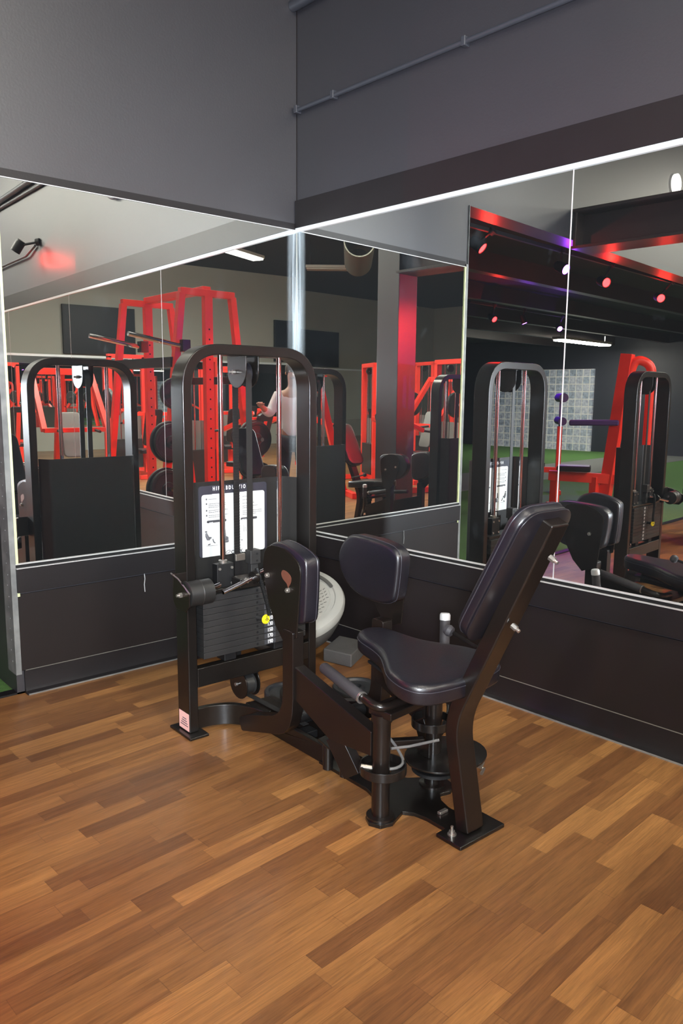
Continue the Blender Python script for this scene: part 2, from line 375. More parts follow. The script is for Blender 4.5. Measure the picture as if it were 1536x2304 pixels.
# cove baseboards
def cove(P, l0, l1, name):
    prof = [(0, .115), (.014, .115), (.014, .035), (.020, .014), (.042, .002), (.042, 0), (0, 0)]
    vs = [P(l, o, z) for l in (l0, l1) for (o, z) in prof]; n = len(prof)
    fs = [tuple(range(n)), tuple(range(2*n-1, n-1, -1))] + [(i, i+n, (i+1)%n+n, (i+1)%n) for i in range(n)]
    return struct(MB().add(vs, fs).build(name, M['trimw'], sharp=40))
AP = lambda l, o, z: (-l, -o, z)
cove(AP, .02, 1.655, 'baseboard_left'); cove(BP, .02, 16, 'baseboard_right')
MB().tube([(-1.02,-.0115,.500),(-1.018,-.013,.47),(-1.022,-.012,.44),(-1.019,-.0115,.40)], .0022, 6).build('trim_50', M['silver'])['kind'] = 'structure'
# thin worn light edges: top of the baseboard, ledge under the mirrors
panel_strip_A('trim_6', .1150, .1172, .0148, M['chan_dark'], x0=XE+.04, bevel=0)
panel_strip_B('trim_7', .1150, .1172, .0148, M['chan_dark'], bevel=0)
M['cove_light'] = mat('painted_cove_light', (.16, .155, .145), .7, var=.5, vscale=9)
struct(MB().box(XE+.04, -.04, -.046, -.038, 0, .005).build('trim_51', M['cove_light'])); m = MB(); bbox_B(m, .04, 16, .038, .046, 0, .005); struct(m.build('trim_52', M['cove_light']))  # pale toe strips: light caught by the cove, put in as colour
panel_strip_A('trim_8', .6150, .6185, .0275, M['silver'], bevel=0); panel_strip_B('trim_9', .6150, .6185, .0275, M['silver'], bevel=0)
panel_strip_A('trim_20', .6185, .6335, .014, M['black_flat'], bevel=0); panel_strip_B('trim_21', .6185, .6335, .014, M['black_flat'], bevel=0)
panel_strip_A('trim_22', .6335, .6375, .016, M['silver'], bevel=0); panel_strip_B('trim_23', .6335, .6375, .016, M['silver'], bevel=0)
# top channel of the mirrors and the board above mirror B
panel_strip_B('trim_24', ZT-.010, ZT+.012, .016, M['channel'], s1=8.0, bevel=.002)
panel_strip_A('trim_25', ZT-.002, ZT+.0015, .010, M['silver'], bevel=0)
panel_strip_B('trim_26', ZT+.012, 2.530, .018, M['trimw'], s1=8.0)
panel_strip_A('trim_27', ZT+.003, 2.405, .004, M['trimw'], bevel=0)
# corner bead at the end of wall A
m = MB().box(XE-.004, XE, -.012, .10, .10, 2.80).box(XE-.004, XE+.022, -.013, -.009, .10, ZT+.02)
for k in range(46):
    z = .16 + k*.053; m.cyl((XE-.006, .03+.012*(k%2), z), (XE-.003, .03+.012*(k%2), z), .0035, n=8)
struct(m.build('trim_28', M['bead']))
struct(MB().box(XE+.022, XE+.034, -.0115, -.002, .48, ZT).build('trim_29', M['green_edge']))
# mirrors
mA = mirror_mat('mirror_glass', (-1, 0, 0), .5); mB = mirror_mat('mirror_glass_b', tuple(BD), .5)
def set_label(o, lab, cat, grp=None): return tag(o, lab, cat, grp)
o = MB().box(XE+.03, -.003, -.006, -.001, ZB+.001, ZT-.003).build('wall_mirror', mA)
set_label(o, 'tall mirror panel on the left wall between corner bead and room corner', 'mirror')
edges = [.006, 1.772, 3.75, 5.73, 7.71]
lab = ['mirror panel on the right wall that meets the room corner', 'mirror panel on the right wall just past the first vertical joint',
       'third mirror panel along the right wall from the corner', 'mirror panel on the right wall farthest from the corner']
for i in range(4):
    m = MB(); bbox_B(m, edges[i]+.0015, edges[i+1]-.0015, .001, .006, ZB+.001, ZT-.010)
    set_label(m.build('wall_mirror', mB), lab[i], 'mirror')
    if i < 3:
        m = MB(); bbox_B(m, edges[i+1]-.0022, edges[i+1]+.0022, .0055, .0072, ZB, ZT-.01); struct(m.build('trim_%d' % (30+i), M['silver']))
m = MB(); m.box(-.008, -.001, -.008, -.001, ZB, ZT); struct(m.build('trim_34', M['chan_dark']))
# thin dark strip down the corner above the mirrors
struct(MB().box(-.004, 0, -.004, 0, 2.53, CEIL).build('trim_35', M['trimw']))

# conduits on wall B
def conduit(path, r, lab, name='conduit'):
    o = MB().tube(path, r, 12).build(name, M['conduit']); return tag(o, lab, 'conduit')
p1 = fillet([BP(.01, .022, 3.008), BP(2.62, .022, 3.015), BP(2.78, .022, 3.12), BP(2.80, .022, 3.75)], .08)
c1 = conduit(p1, .0125, 'thin painted conduit running level above the right mirrors and bending up')
for s in (.03, .33, 1.2, 2.1):
    b = MB(); bbox_B(b, s-.012, s+.012, 0, .040, 2.990, 3.032); b.build('clamp', M['conduit'], c1, bevel=.004)
c2 = conduit([BP(.0, .03, 3.55), BP(1.6, .03, 3.555), BP(16, .03, 3.6)], .03, 'thicker painted pipe high on the right wall near the ceiling', 'pipe')
conduit([BP(4.2, .02, 3.47), BP(5.9, .02, 3.50), BP(9, .02, 3.5)], .018, 'lower of two dark pipes high on the right wall past the mirrors start', 'pipe')
# metal beam over the room and pillar
m = MB().box(-3.55, -3.20, -1.985, -.002, 2.70, 2.725).box(-3.55, -3.20, -1.985, -.002, 3.005, 3.03).box(-3.385, -3.365, -1.985, -.002, 2.725, 3.005).box(-3.52, -3.23, -.03, -.004, 2.725, 3.005)
struct(m.build('trim_beam', M['beam'], bevel=.003))
struct(MB().box(-3.555, -3.255, -2.28, -1.98, 0, CEIL).build('wall_pillar', M['wall'], bevel=.004))
# round light patch high on the header
o = MB().lathe([(0, 0), (.10, 0), (.10, .03), (0, .035)], (-5.33, 0, 3.64), (0, -1, 0), 32).build('wall_lamp', mat('lit_disc', (1,1,1), .5, emis=(1,.97,.9), es=1.2))
tag(o, 'small round white wall lamp high above the opening', 'lamp')

# ------------------------------------------------------------------ the hip abduction machine
RZ = R(-1.0)
hip = empty('hip_abduction_machine', (-.94, -.89, 0), RZ, 'black hip abduction machine with vinyl seat and weight tower, standing before the mirror corner', 'exercise machine', 'black hip machines')
CX, HW = -.012, .338
xl, xr = CX-HW+.0215, CX+HW-.0215
path = fillet([(xl,0,.012),(xl,0,1.6135),(xr,0,1.6135),(xr,0,.012)], .165, 12)
tf = MB().sweep(path, (0,1,0), .05, .0215).build('tower_frame', M['black'], hip, bevel=.005, seg=3)
for sx, x in ((-1, xl), (1, xr)):
    fp = MB().box(x-.045, x+.045, -.095, .085, 0, .012).build('foot_plate', M['black'], hip, bevel=.003)
MB().box(xl-.0222, xl-.0216, -.045, .040, .018, .095).build('sticker', M['pink'], tf)
mm = MB()
for k in range(4): mm.box(xl-.0228, xl-.0223, -.035+.004*k, .028-.006*k, .036+.010*k, .040+.010*k)
mm.build('printed_lines', M['ink_grey'], tf)
MB().box(xl+.0215, xr-.0215, -.05, -.005, .205, .288).build('crossbar', M['black'], hip, bevel=.003)
# curved base bars
for sg in (-1, 1):
    c = catmull([(CX+sg*.300,-.010,.055),(CX+sg*.215,-.020,.055),(CX+sg*.135,-.065,.055),(CX+sg*.085,-.150,.055),(CX+sg*.062,-.235,.055)], 5)
    MB().sweep(c, (0,0,1), .045, .014).build('curved_base', M['black'], hip, bevel=.003)
# weight stack
Z0, DZ = .325, .0272
proto = None
for k in range(10):
    zc = Z0 + DZ*k; val = 190 - 20*k
    m = MB().box(-.268, .268, -.055, .055, .0004, DZ-.0006)
    w = m.build('weight_plate', M['stack'], hip, bevel=.0015) if proto is None else proto.copy()
    if proto is None: proto = w
    else: COL.objects.link(w); w.parent = hip
    w.location = (CX, -.003, zc)
    MB().cyl((.001, -.0552, DZ/2), (.001, -.0558, DZ/2), .0058, n=14).build('pin_hole', M['black_flat'], w)
    MB().box(.038, .098, -.0560, -.0552, .003, DZ-.003).build('number_plate', M['ink'], w)
    t = text_mesh(str(val), .0245, .0002, 'CENTER', 1, .0004, 'weight_number', M['print_white'], 'CENTER'); t.parent = w; t.location = (.068, -.0564, DZ/2); t.rotation_euler = (PI/2, 0, 0); t.scale = (.82, 1, 1)
for x in (-.14, .12): MB().box(x-.03, x+.03, -.04, .03, .288, .3245).build('bumper', M['black_flat'], hip, bevel=.004)
zt = Z0 + 10*DZ
MB().box(-.275, .255, -.045, .045, zt, zt+.018).build('top_carriage', M['black'], hip, bevel=.003)
# guide rods with their bushing blocks
for x in (-.147, .151):
    MB().cyl((x, 0, .29), (x, 0, 1.595), .0115, n=20).build('guide_rod', M['chrome'], hip)
    g = MB().box(x-.042, x+.042, -.022, .02, zt+.010, zt+.118).build('bushing_block', M['black_flat'], hip, bevel=.003)
    for dx in (-.03, .03):
        for dz in (.03, .098): MB().cyl((x+dx, -.022, zt+dz), (x+dx, -.0265, zt+dz), .006, n=10).build('bolt', M['zinc'], g)
    MB().lathe([(.0122, 0), (.018, 0), (.019, .012), (.0122, .016)], (x, 0, zt+.118), n=20).build('collar', M['zinc'], g)
# belt stem, belts and top pulley
st = MB().box(CX-.026, CX+.028, -.05, -.005, .700, .762).box(CX-.018, CX+.02, -.042, -.012, zt+.018, .700).build('belt_clamp', M['stack'], hip, bevel=.004)
for dz in (.715, .745): MB().cyl((CX+.008, -.0495, dz), (CX+.008, -.0512, dz), .005, n=12).build('screw_hole', M['black_flat'], st)
MB().box(CX-.0145, CX+.0145, -.0095, -.0065, .75, 1.52).build('drive_belt', M['belt'], hip)
mm = MB().box(CX-.0145, CX+.0145, .0985, .1015, .10, 1.52)
for k in range(64): mm.box(CX-.0142, CX+.0142, .0965, .0986, .72+k*.0125, .7255+k*.0125)
mm.build('drive_belt', M['belt'], hip)
MB().box(CX-.016, CX+.035, .085, .0965, .690, .722).build('belt_tab', M['steel'], hip, bevel=.003)
def plate_u(y0, y1, zt_, zb_, x0, x1, name, parent):
    c, h = (y0+y1)/2, (y1-y0)/2
    pts = [(y1, zt_), (y0, zt_)] + [(c - h*math.cos(PI*k/12), zb_+h - h*math.sin(PI*k/12)*1.0) for k in range(13)]
    return MB().prism(pts, 'x', x0, x1).build(name, M['black'], parent, bevel=.0015)
pt = plate_u(-.039, .107, 1.594, 1.460, -.046, -.040, 'pulley_plate', hip); plate_u(-.039, .107, 1.594, 1.460, .016, .022, 'pulley_plate', hip)
MB().cyl((-.048, .045, 1.527), (-.060, .045, 1.527), .009, n=14).cyl((-.060, .045, 1.527), (-.075, .045, 1.527), .0055, n=12).build('bolt', M['zinc'], pt)
MB().lathe([(.008,-.022),(.052,-.022),(.054,-.019),(.050,-.016),(.050,.016),(.054,.019),(.052,.022),(.008,.022)], (CX,.045,1.52), (1,0,0), 32).build('pulley_wheel', M['shell'], hip)
MB().box(-.035, .015, -.02, .05, 1.590, 1.602).build('pulley_mount', M['black_flat'], hip)
# low pulley under the crossbar
def ell(cy, cz, a, b_, n=28): return [(cy+a*math.cos(2*PI*k/n), cz+b_*math.sin(2*PI*k/n)) for k in range(n)]
lp = MB().prism(ell(.033, .135, .072, .066), 'x', -.056, -.050).build('pulley_plate', M['arm'], hip, bevel=.001)
MB().prism(ell(.033, .135, .060, .066), 'x', .018, .024).build('pulley_plate', M['black'], hip, bevel=.001)
MB().cyl((-.057, .040, .135), (-.068, .040, .135), .008, n=12).build('bolt', M['zinc'], lp)
MB().lathe([(.008,-.028),(.050,-.028),(.052,-.024),(.046,-.02),(.046,.02),(.052,.024),(.050,.028),(.008,.028)], (-.016,.033,.13), (1,0,0), 32).build('pulley_wheel', M['stack'], hip)
MB().box(-.05, .02, -.02, .06, .19, .206).build('pulley_mount', M['black_flat'], hip)
MB().bar((-.016, .02, .083), (-.016, -.42, .088), .028, .003).build('drive_belt', M['stack'], hip)
# rear shield, folded sheet
pl = [(-.304,.046),(-.268,.120),(.246,.120),(.290,.046)]
sh = MB().sweep(fillet([(x,y,.66) for x,y in pl], .012, 4), (0,0,1), .395, .002).build('rear_shield', M['black'], hip)
sh.data.materials[0] = mat('black_sheet', (.012,.0115,.011), .38, spec=.4, coat=.1, coat_r=.3, bump=.12, bscale=200)
# instruction placard
plc = MB().prism(rrect(-.195,.160,.722,1.037,.012), 'y', .1135, .1175).build('placard', mat('placard_back', (.028,.028,.038), .35), hip)
def pr_(cx, cy): return (-.195+(cx-40)*.000299, 1.037-(cy-(255-.0795*(cx-40)))*(.0002550+(cx-40)*2e-8))
wp = MB().prism(rrect(-.181,.147,.7225,.999,[.012,.012,.001,.012]), 'y', .1127, .1135).build('white_panel', M['white'], plc)
def text(body, x, z, size, mt, parent, y=.1128, sx=1, spacing=1.0, name='lettering', align='LEFT', off=0.0):
    t = text_mesh(body, size, .00015, align, spacing, off, name, mt); t.parent = parent; t.location = (x, y, z); t.rotation_euler = (PI/2, 0, 0); t.scale = (sx, 1, 1); return t
x, z = pr_(275, 318); text('HIP ABDUCTION', x, z, .0235, M['print_white'], plc, spacing=1.74, sx=.66, off=.0006)
x, z = pr_(262, 398); text('POSITIONING', x, z, .0075, M['print_white'], plc, sx=.8)
x, z = pr_(815, 350); text('MOVEMENT', x, z, .0075, M['print_white'], plc, sx=.8)
mm = MB(); rnd = random.Random(3)
for (cx, cy, n_, w_) in ((165,470,1,200),(165,550,3,290),(165,665,2,330),(165,750,2,340),(750,415,1,200),(750,470,1,150),(750,530,1,310),(750,580,2,270),(750,660,3,350)):
    for q in range(n_):
        a_, zz = pr_(cx+35, cy+5+q*33*.9); b_ = a_ + w_*(1-.3*(q==n_-1))*.000299
        xx = a_
        while xx < b_:
            l = rnd.uniform(.003, .009); mm.box(xx, min(xx+l, b_), .1120, .1126, zz, zz+.0022); xx += l + .0018
    if cx == 165: a_, zz = pr_(cx, cy); mm.cyl((a_, .1126, zz), (a_, .1120, zz), .0042, n=12)
mm.build('printed_lines', M['ink_grey'], plc)
for (c0, c1_, cy) in ((165, 497, 860), (750, 1045, 797)):
    a_, z1_ = pr_(c0, cy); b_, _z = pr_(c1_, cy-.07*(c1_-c0)); MB().prism(rrect(a_, b_, z1_-.0055, z1_+.0055, .0054), 'y', .1120, .1126).build('caption_bar', M['ink'], plc)
x, z = pr_(205, 882); text('START', x, z, .0072, M['print_white'], plc, y=.1118, sx=.9); x, z = pr_(395, 868); text('END', x, z, .0072, M['print_white'], plc, y=.1118)
x, z = pr_(765, 815); text('MUSCLES USED', x, z, .0072, M['print_white'], plc, y=.1118, sx=.9)
mm = MB()   # seated figure and small machine drawing, tilted leg
def pq(l): return [Vector((pr_(a,b_)[0], .1122, pr_(a,b_)[1])) for a,b_ in l]
mm.tube(pq([(150,1015),(150,1040)]), .0048, 8); mm.tube(pq([(152,1050),(160,1100),(185,1160)]), [.004,.0075,.007], 8); mm.tube(pq([(165,1075),(190,1120),(230,1130)]), .0028, 6)
mm.tube(pq([(185,1160),(215,1135),(235,1125)]), [.006,.004,.003], 8); mm.tube(pq([(262,1150),(275,1200),(300,1215)]), .0026, 6); mm.tube(pq([(180,1255),(215,1240)]), .003, 6); mm.tube(pq([(150,1275),(340,1255)]), .0008, 6)
mm.tube(pq([(465,985),(465,1100)]), [.0035,.006], 8); mm.tube(pq([(450,1120),(490,1130),(520,1125)]), [.007,.009,.006], 8); mm.tube(pq([(455,1180),(520,1170)]), [.007,.008], 8)
mm.tube(pq([(800,900),(805,1010)]), .0006, 6); mm.tube(pq([(835,930),(845,1000)]), .0006, 6); mm.tube(pq([(755,1155),(775,1153)]), .002, 6)
mm.build('figure_drawing', M['ink_grey'], plc)
x, z = pr_(575, 1395); text('CYBEX', x, z, .021, M['ink'], plc, sx=.95, spacing=.95, off=.0007)
ex, ez = pr_(520, 1365); mm = MB().tube([(ex+.012*math.cos(a), .1124, ez+.0055*math.sin(a)+.003*math.cos(a)) for a in [2*PI*k/20 for k in range(20)]], .0011, 6, closed=True); mm.build('logo_ring', M['ink'], plc)
# belt tensioner roller at the left post
brk = MB().prism([(-.030,.712),(-.052,.700),(-.052,.600),(-.075,.575),(-.150,.575),(-.182,.605),(-.182,.655),(-.120,.690)], 'x', -.412, -.407).box(-.412, -.350, -.052, -.046, .60, .712).build('roller_bracket', M['arm'], hip, bevel=.0015)
MB().tube([(-.4095,-.030,.712),(-.4095,-.090,.700),(-.4095,-.150,.672),(-.4095,-.183,.655)], .003, 8).build('bracket_rim', M['zinc'], brk)
MB().lathe([(.0,-.060),(.050,-.060),(.0545,-.057),(.0545,-.052),(.051,-.050),(.052,-.002),(.0535,0),(.052,.002),(.051,.050),(.0,.052)], (-.335,-.12,.638), (1,0,0), 40).build('roller', mat('black_roller', (.013,.0125,.012), .42), hip)
MB().cyl((-.412,-.12,.640), (-.424,-.12,.640), .011, n=6).cyl((-.424,-.12,.640), (-.434,-.12,.640), .006, n=12).build('bolt', M['zinc'], brk)
MB().cyl((-.30,-.12,.642), (-.235,-.12,.655), .010, n=16).build('axle', M['chrome'], hip)
# lift lever: bracket, rod, collar
lb = MB().box(-.125, -.030, -.10, -.03, zt+.018, zt+.062).build('lever_bracket', M['black'], hip, bevel=.006)
MB().cyl((-.095, -.10, .650), (-.095, -.112, .650), .012, n=6).build('bolt', M['zinc'], lb)
MB().cyl((-.225,-.125,.622), (-.058,-.100,.655), .0095, n=16).build('lever_rod', M['chrome'], hip)
MB().lathe([(.010,-.008),(.027,-.008),(.027,.008),(.010,.008)], (-.052,-.099,.656), (1,.15,.1), 28).build('lever_collar', M['black'], hip)
MB().cyl((-.045,-.09,.664), (.02,-.07,.672), .009, n=14).build('lever_rod', M['chrome'], hip)
# coil cord and selector pin
cc = catmull([(-.030,-.085,.690),(-.024,-.098,.650),(-.008,-.105,.590),(.009,-.108,.525),(.016,-.112,.480)], 24)
hl = []
for i, pnt in enumerate(cc):
    d = (cc[min(i+1,len(cc)-1)] - cc[max(i-1,0)]).normalized(); a = d.orthogonal().normalized(); b2 = d.cross(a)
    for q in range(5):
        t = 2*PI*(i*5+q)/8; f = q/5; nx = cc[min(i+1, len(cc)-1)]; hl.append(pnt.lerp(nx, f) + (a*math.cos(t) + b2*math.sin(t))*.0078)
MB().tube(hl, .0021, 6).build('coil_cord', M['black_flat'], hip)
pn = MB().cyl((-.011,-.055,.461), (.001,-.100,.461), .0105, n=18).build('selector_pin', M['stack'], hip)
MB().lathe([(0,0),(.0195,0),(.0215,.004),(.0195,.009),(0,.010)], (.001,-.100,.461), (.15,-1,0), 28).build('pin_knob', M['yellow'], pn)
MB().tube([(.004+.007*math.cos(a), -.1115, .461+.0035*math.sin(a)) for a in [2*PI*k/16 for k in range(16)]], .0012, 6, closed=True).tube([(.004,-.111,.478),(.004,-.1115,.463)], .0012, 6).build('knob_mark', M['ink'], pn)
# ---- floor spine
m = MB().box(-.072, -.050, -.60, -.05, .004, .080).box(.050, .072, -.60, -.05, .004, .080).box(-.05, .05, -.60, -.30, .004, .016).box(-.072,.072,-.31,-.05,.004,.078)
m.build('base_beam', M['arm'], hip, bevel=.003)
out = [(-.076,-.58),(-.076,-.86),(-.095,-.93),(-.150,-.985),(-.205,-1.00),(-.222,-1.035),(-.205,-1.075),(-.160,-1.088),(-.115,-1.070),(-.085,-1.058),(-.060,-1.09),(-.050,-1.14),(-.050,-1.23),
       (.060,-1.23),(.060,-1.14),(.075,-1.09),(.105,-1.058),(.150,-1.068),(.192,-1.05),(.205,-1.00),(.190,-.955),(.140,-.93),(.095,-.90),(.076,-.86),(.076,-.58)]
MB().prism(out, 'z', .0, .014).build('base_plate', M['black'], hip, bevel=.002)
MB().box(-.094, .128, -1.330, -1.222, 0, .014).build('rear_foot_plate', M['black'], hip, bevel=.004)
ft = MB().lathe([(0,.014),(.015,.014),(.015,.018),(.010,.019),(.010,.028),(.005,.029),(.005,.044),(0,.046)], (-.060,-1.262,0), n=16).build('anchor_bolt', M['zinc'], hip)
MB().box(-.005, .035, -1.160, -1.145, .014, .024).build('bracket_tab', M['zinc'], hip, bevel=.002)
# seat post: bent rectangular tube
P_ = [(-1.277,.014),(-1.205,.375),(-1.543,1.085)]
path = fillet([(0.013, y, z) for y, z in P_], .085, 8)
sp = MB().sweep(path, (1,0,0), .041, .0265).build('seat_post', M['arm'], hip, bevel=.006, seg=3)
# backrest
u = Vector((0,-.4638,.8860)); nf = Vector((0,.8860,.4638)); o0 = Vector((.0,-1.276,.713))
fr = lambda a, b_, h: o0 + Vector((1,0,0))*a + u*b_ + nf*(h-.046)
ol = rrect(-.118, .118, 0, .478, [.062,.062,.075,.075], 7)
bk = cushion('backrest', ol, .046, fr, M['leather'], hip, .016, .004, M['seam'])
fr2 = lambda a, b_, h: o0 + Vector((1,0,0))*a + u*b_ + nf*(h-.054)
cushion('backrest_shell', rrect(-.119,.119,-.002,.480,[.062,.062,.075,.075],7), .0075, fr2, M['shell'], hip, .004, 0)
for b_, xx in ((.36, 0), (.10, 0)):
    q = o0 + u*b_ + nf*(-.054-.058); MB().cyl(q, q - nf*.018, .0095, n=6).cyl(q - nf*.018, q - nf*.030, .006, n=12).build('bolt', M['zinc'], sp)
# seat
hs = [(-.765,.035),(-.785,.060),(-.83,.078),(-.90,.090),(-.96,.110),(-1.02,.150),(-1.08,.192),(-1.14,.212),(-1.19,.214),(-1.23,.195),(-1.258,.140)]
so = smooth2([(0,-.757)] + [(-w, y) for y, w in hs] + [(0,-1.272)] + [(w, y) for y, w in reversed(hs)], 3)
zs = lambda y: .583 + .082*(y+.78)
frs = lambda a, b_, h: Vector((a, b_, zs(b_) - .068 + h))
cushion('seat', so, .068, frs, M['leather'], hip, .020, .002, M['seam'])
MB().prism([(-.05,-.83),(.05,-.83),(.13,-1.10),(.12,-1.22),(-.12,-1.22),(-.13,-1.10)], 'z', .478, .486).build('seat_board', M['black_flat'], hip)
MB().bar((.013,-1.235,.44), (.013,-.86,.475), .05, .045).build('seat_support', M['arm'], hip, bevel=.004)
MB().bar((-.19,-1.045,.392), (.16,-1.01,.392), .10, .026).build('pivot_bridge', M['arm'], hip, bevel=.004)
# pivots, arms
def post(c, ztop):
    x, y = c
    return MB().lathe([(0,.014),(.048,.014),(.048,.022),(.0305,.024),(.0305,ztop-.028),(.036,ztop-.026),(.036,ztop),(0,ztop)], (x,y,0), n=28).build('pivot_post', M['arm'], hip)
LP, RP = (-.166,-1.032), (.132,-.992)
post(LP, .385); post(RP, .385)
J = [(-.585,.560),(-.585,.300),(-.580,.235),(-.560,.175),(-.520,.140),(-.490,.125),(-.225,.047),(-.204,.098),(-.275,.134),(-.450,.190),(-.490,.215),(-.512,.255),(-.519,.300),(-.519,.560)]
PL = [(-.384,.770),(-.385,.800),(-.393,.832),(-.412,.856),(-.440,.867),(-.480,.869),(-.526,.866),(-.570,.851),(-.606,.830),(-.620,.812),(-.624,.790),(-.620,.740),(-.606,.598),(-.600,.540),(-.518,.505),(-.463,.560),(-.420,.640),(-.395,.715)]
PADL = [(-.372,.770),(-.385,.825),(-.420,.865),(-.480,.884),(-.560,.874),(-.630,.850),(-.650,.810),(-.642,.640),(-.625,.600),(-.560,.590),(-.450,.625),(-.395,.690)]
PADR = [(-.392,.772),(-.418,.832),(-.470,.868),(-.560,.872),(-.690,.862),(-.738,.840),(-.752,.800),(-.736,.670),(-.715,.640),(-.660,.622),(-.560,.622),(-.470,.650),(-.412,.705)]
def sweep_arm(sg, piv, dy, pad, padx, plx, name):
    e = MB().prism(fil2(J), 'x', *sorted((sg*.206, sg*.154))).build(name, M['arm'], hip, bevel=.003)
    e.location = (0, dy, 0)
    px, py = piv; py -= dy; sx = sg*.172
    side = [(-.545,.432),(py+.02,.318),(py+.02,.232),(-.79,.212),(-.545,.312)]
    ib = MB().prism(side, 'x', *sorted((sg*.196, sg*.150))).build('arm_link', M['arm'], e, bevel=.003)
    pp = MB().prism(PL, 'x', *sorted((plx, plx+sg*.006))).build('pad_plate', M['arm'], e, bevel=.0015)
    for y, z in ((-.420,.747),(-.552,.714)): MB().cyl((plx+sg*.006,y,z), (plx+sg*.016,y,z), .010, n=6).cyl((plx+sg*.016,y,z), (plx+sg*.020,y,z), .006, n=12).build('bolt', M['zinc'], pp)
    if sg < 0: MB().prism(smooth2([(-.507,.772),(-.520,.785),(-.548,.780),(-.568,.765),(-.566,.745),(-.555,.730),(-.550,.722),(-.540,.738),(-.515,.752)], 3), 'x', plx-.0072, plx-.0060).build('rust_patch', M['rust'], pp)
    x0, x1 = padx
    fr = (lambda a, b_, h: Vector((x0 + (h if x1 > x0 else -h), a, b_)))
    c = cushion('thigh_pad', smooth2(pad, 3), abs(x1-x0), fr, M['leather'], e, .016, .003, M['seam'])
    MB().cyl((sg*.15, -.470, .165), (sg*.015, -.470, .165), .029, n=24).build('foot_peg', M['black_flat'], e)
    MB().bar((sg*.170, -.80, .225), (sg*.150, -.88, .10), .045, .075).build('stop_block', M['arm'], e, bevel=.003)
    return e
def fil2(l):
    out = []
    p = [Vector((a,b_,0)) for a,b_ in l]; m = len(p)
    for i in range(m):
        a, c, d = p[i-1], p[i], p[(i+1)%m]; da, dd = a-c, d-c; t = min(.012, da.length*.4, dd.length*.4)
        A, B = c+da.normalized()*t, c+dd.normalized()*t
        for k in range(4):
            w = k/3; q = A*(1-w)**2 + c*2*w*(1-w) + B*w*w; out.append((q.x, q.y))
    return out
sweep_arm(-1, LP, 0, PADL, (-.194,-.122), -.194, 'swing_arm')
sweep_arm(1, RP, -.105, [(a+.105,b_) for a,b_ in PADR], (.238,.168), .238, 'swing_arm')
# handles
def handle(pts, tip, name='handle'):
    h = MB().tube(fillet(pts, .055, 8), .0155, 14).build(name, M['arm'], hip)
    a, b_ = Vector(tip[0]), Vector(tip[1]); d = (a-b_).normalized()
    L_ = (a-b_).length
    prof = [(0,0),(.018,0),(.0205,.004),(.0205,L_-.010),(.016,L_-.001),(0,L_)]
    MB().lathe(prof, b_, d, 22).build('grip', M['rubber'], h)
    MB().lathe([(.0160,-.006),(.0215,-.006),(.0215,0),(.016,0)], b_, d, 22).build('grip_ring', M['zinc'], h)
    return h
handle([(-.166,-.73,.452),(-.205,-1.062,.415),(-.04,-1.05,.412)], ((-.165,-.715,.455),(-.197,-.962,.4255)))
handle([(.166,-.70,.49),(.19,-1.03,.43),(.06,-1.03,.412)], ((.164,-.68,.495),(.185,-.93,.450)))
lv = MB().tube(fillet([(.41,-.780,.50),(.395,-.80,.33),(.30,-.93,.22),(.17,-.985,.20)], .06, 6), .014, 12).build('adjustment_lever', M['black'], hip)
MB().lathe([(0,0),(.0205,0),(.0205,.105),(0,.105)], (.402,-.790,.442), (.10,.10,1), 22).build('grip', M['rubber'], lv)
MB().lathe([(0,0),(.0215,0),(.0215,.020),(.018,.027),(0,.028)], (.412,-.780,.540), (.10,.10,1), 22).build('grip_cap', M['silver'], lv)
kb = MB().lathe([(0,0),(.017,.002),(.021,.016),(.016,.030),(0,.034)], (.125,-1.075,.616), (-.2,.9,.3), 20).build('knob', M['rubber'], hip)
MB().cyl((.125,-1.08,.616), (.125,-1.25,.575), .007, n=10).build('knob_stem', M['black'], kb)
# guide rings, cam plate, cable
def ring(c, z, r, h, a0=0, a1=360, name='guide_ring'):
    pts = [(c[0]+r*math.cos(R(a)), c[1]+r*math.sin(R(a)), z) for a in [a0+(a1-a0)*k/36 for k in range(37)]]
    return MB().sweep(pts, (0,0,1), h/2, .003).build(name, M['black'], hip, bevel=.001)
ring((LP[0]+.012, LP[1]+.004), .185, .078, .030, -200, 150); ring((RP[0], RP[1]+.01), .255, .072, .030, -20, 340)
MB().lathe([(.03,0),(.078,0),(.080,.006),(.03,.008)], (LP[0]+.012,LP[1]+.004,.168), n=36).build('cam_disc', M['black'], hip)
mm = MB().prism([(RP[0]+.02+.165*math.cos(R(a)), RP[1]-.045+.135*math.sin(R(a))) for a in range(0,360,12)], 'z', .138, .146)
mm.build('cam_plate', M['black'], hip, bevel=.002)
MB().lathe([(.02,0),(.085,0),(.078,.008),(.085,.016),(.02,.016)], (RP[0]-.01,RP[1]-.02,.085), n=32).build('cam_pulley', M['black_flat'], hip)
for q, (x, y) in enumerate(((.245,-1.110),(.238,-1.120))):
    MB().tube([(x-.03,y+.02,.122-.018*q),(x,y,.118-.018*q),(x+.012,y-.016,.112-.018*q),(x-.02,y-.03,.108-.018*q)], .006, 8).build('cable_clip', M['steel'], hip)
MB().bar((-.05,-.90,.19), (.09,-.985,.19), .03, .034).build('cross_link', M['arm'], hip, bevel=.004)
MB().box(.070,.086,-1.03,-.97,.146,.20).build('link_lug', M['black'], hip, bevel=.003)
cb = MB().tube(catmull([(-.205,-.995,.193),(-.178,-1.026,.188),(-.129,-1.062,.188),(-.085,-1.055,.195),(-.060,-1.00,.215),(-.060,-.95,.25),(-.05,-.93,.29)], 6), .0052, 10).build('cable', M['cable_grey'], hip)
MB().tube([(-.085,-.995,.22),(-.02,-1.02,.218),(.091,-1.056,.222)], .0052, 10).build('cable', M['cable_grey'], hip)
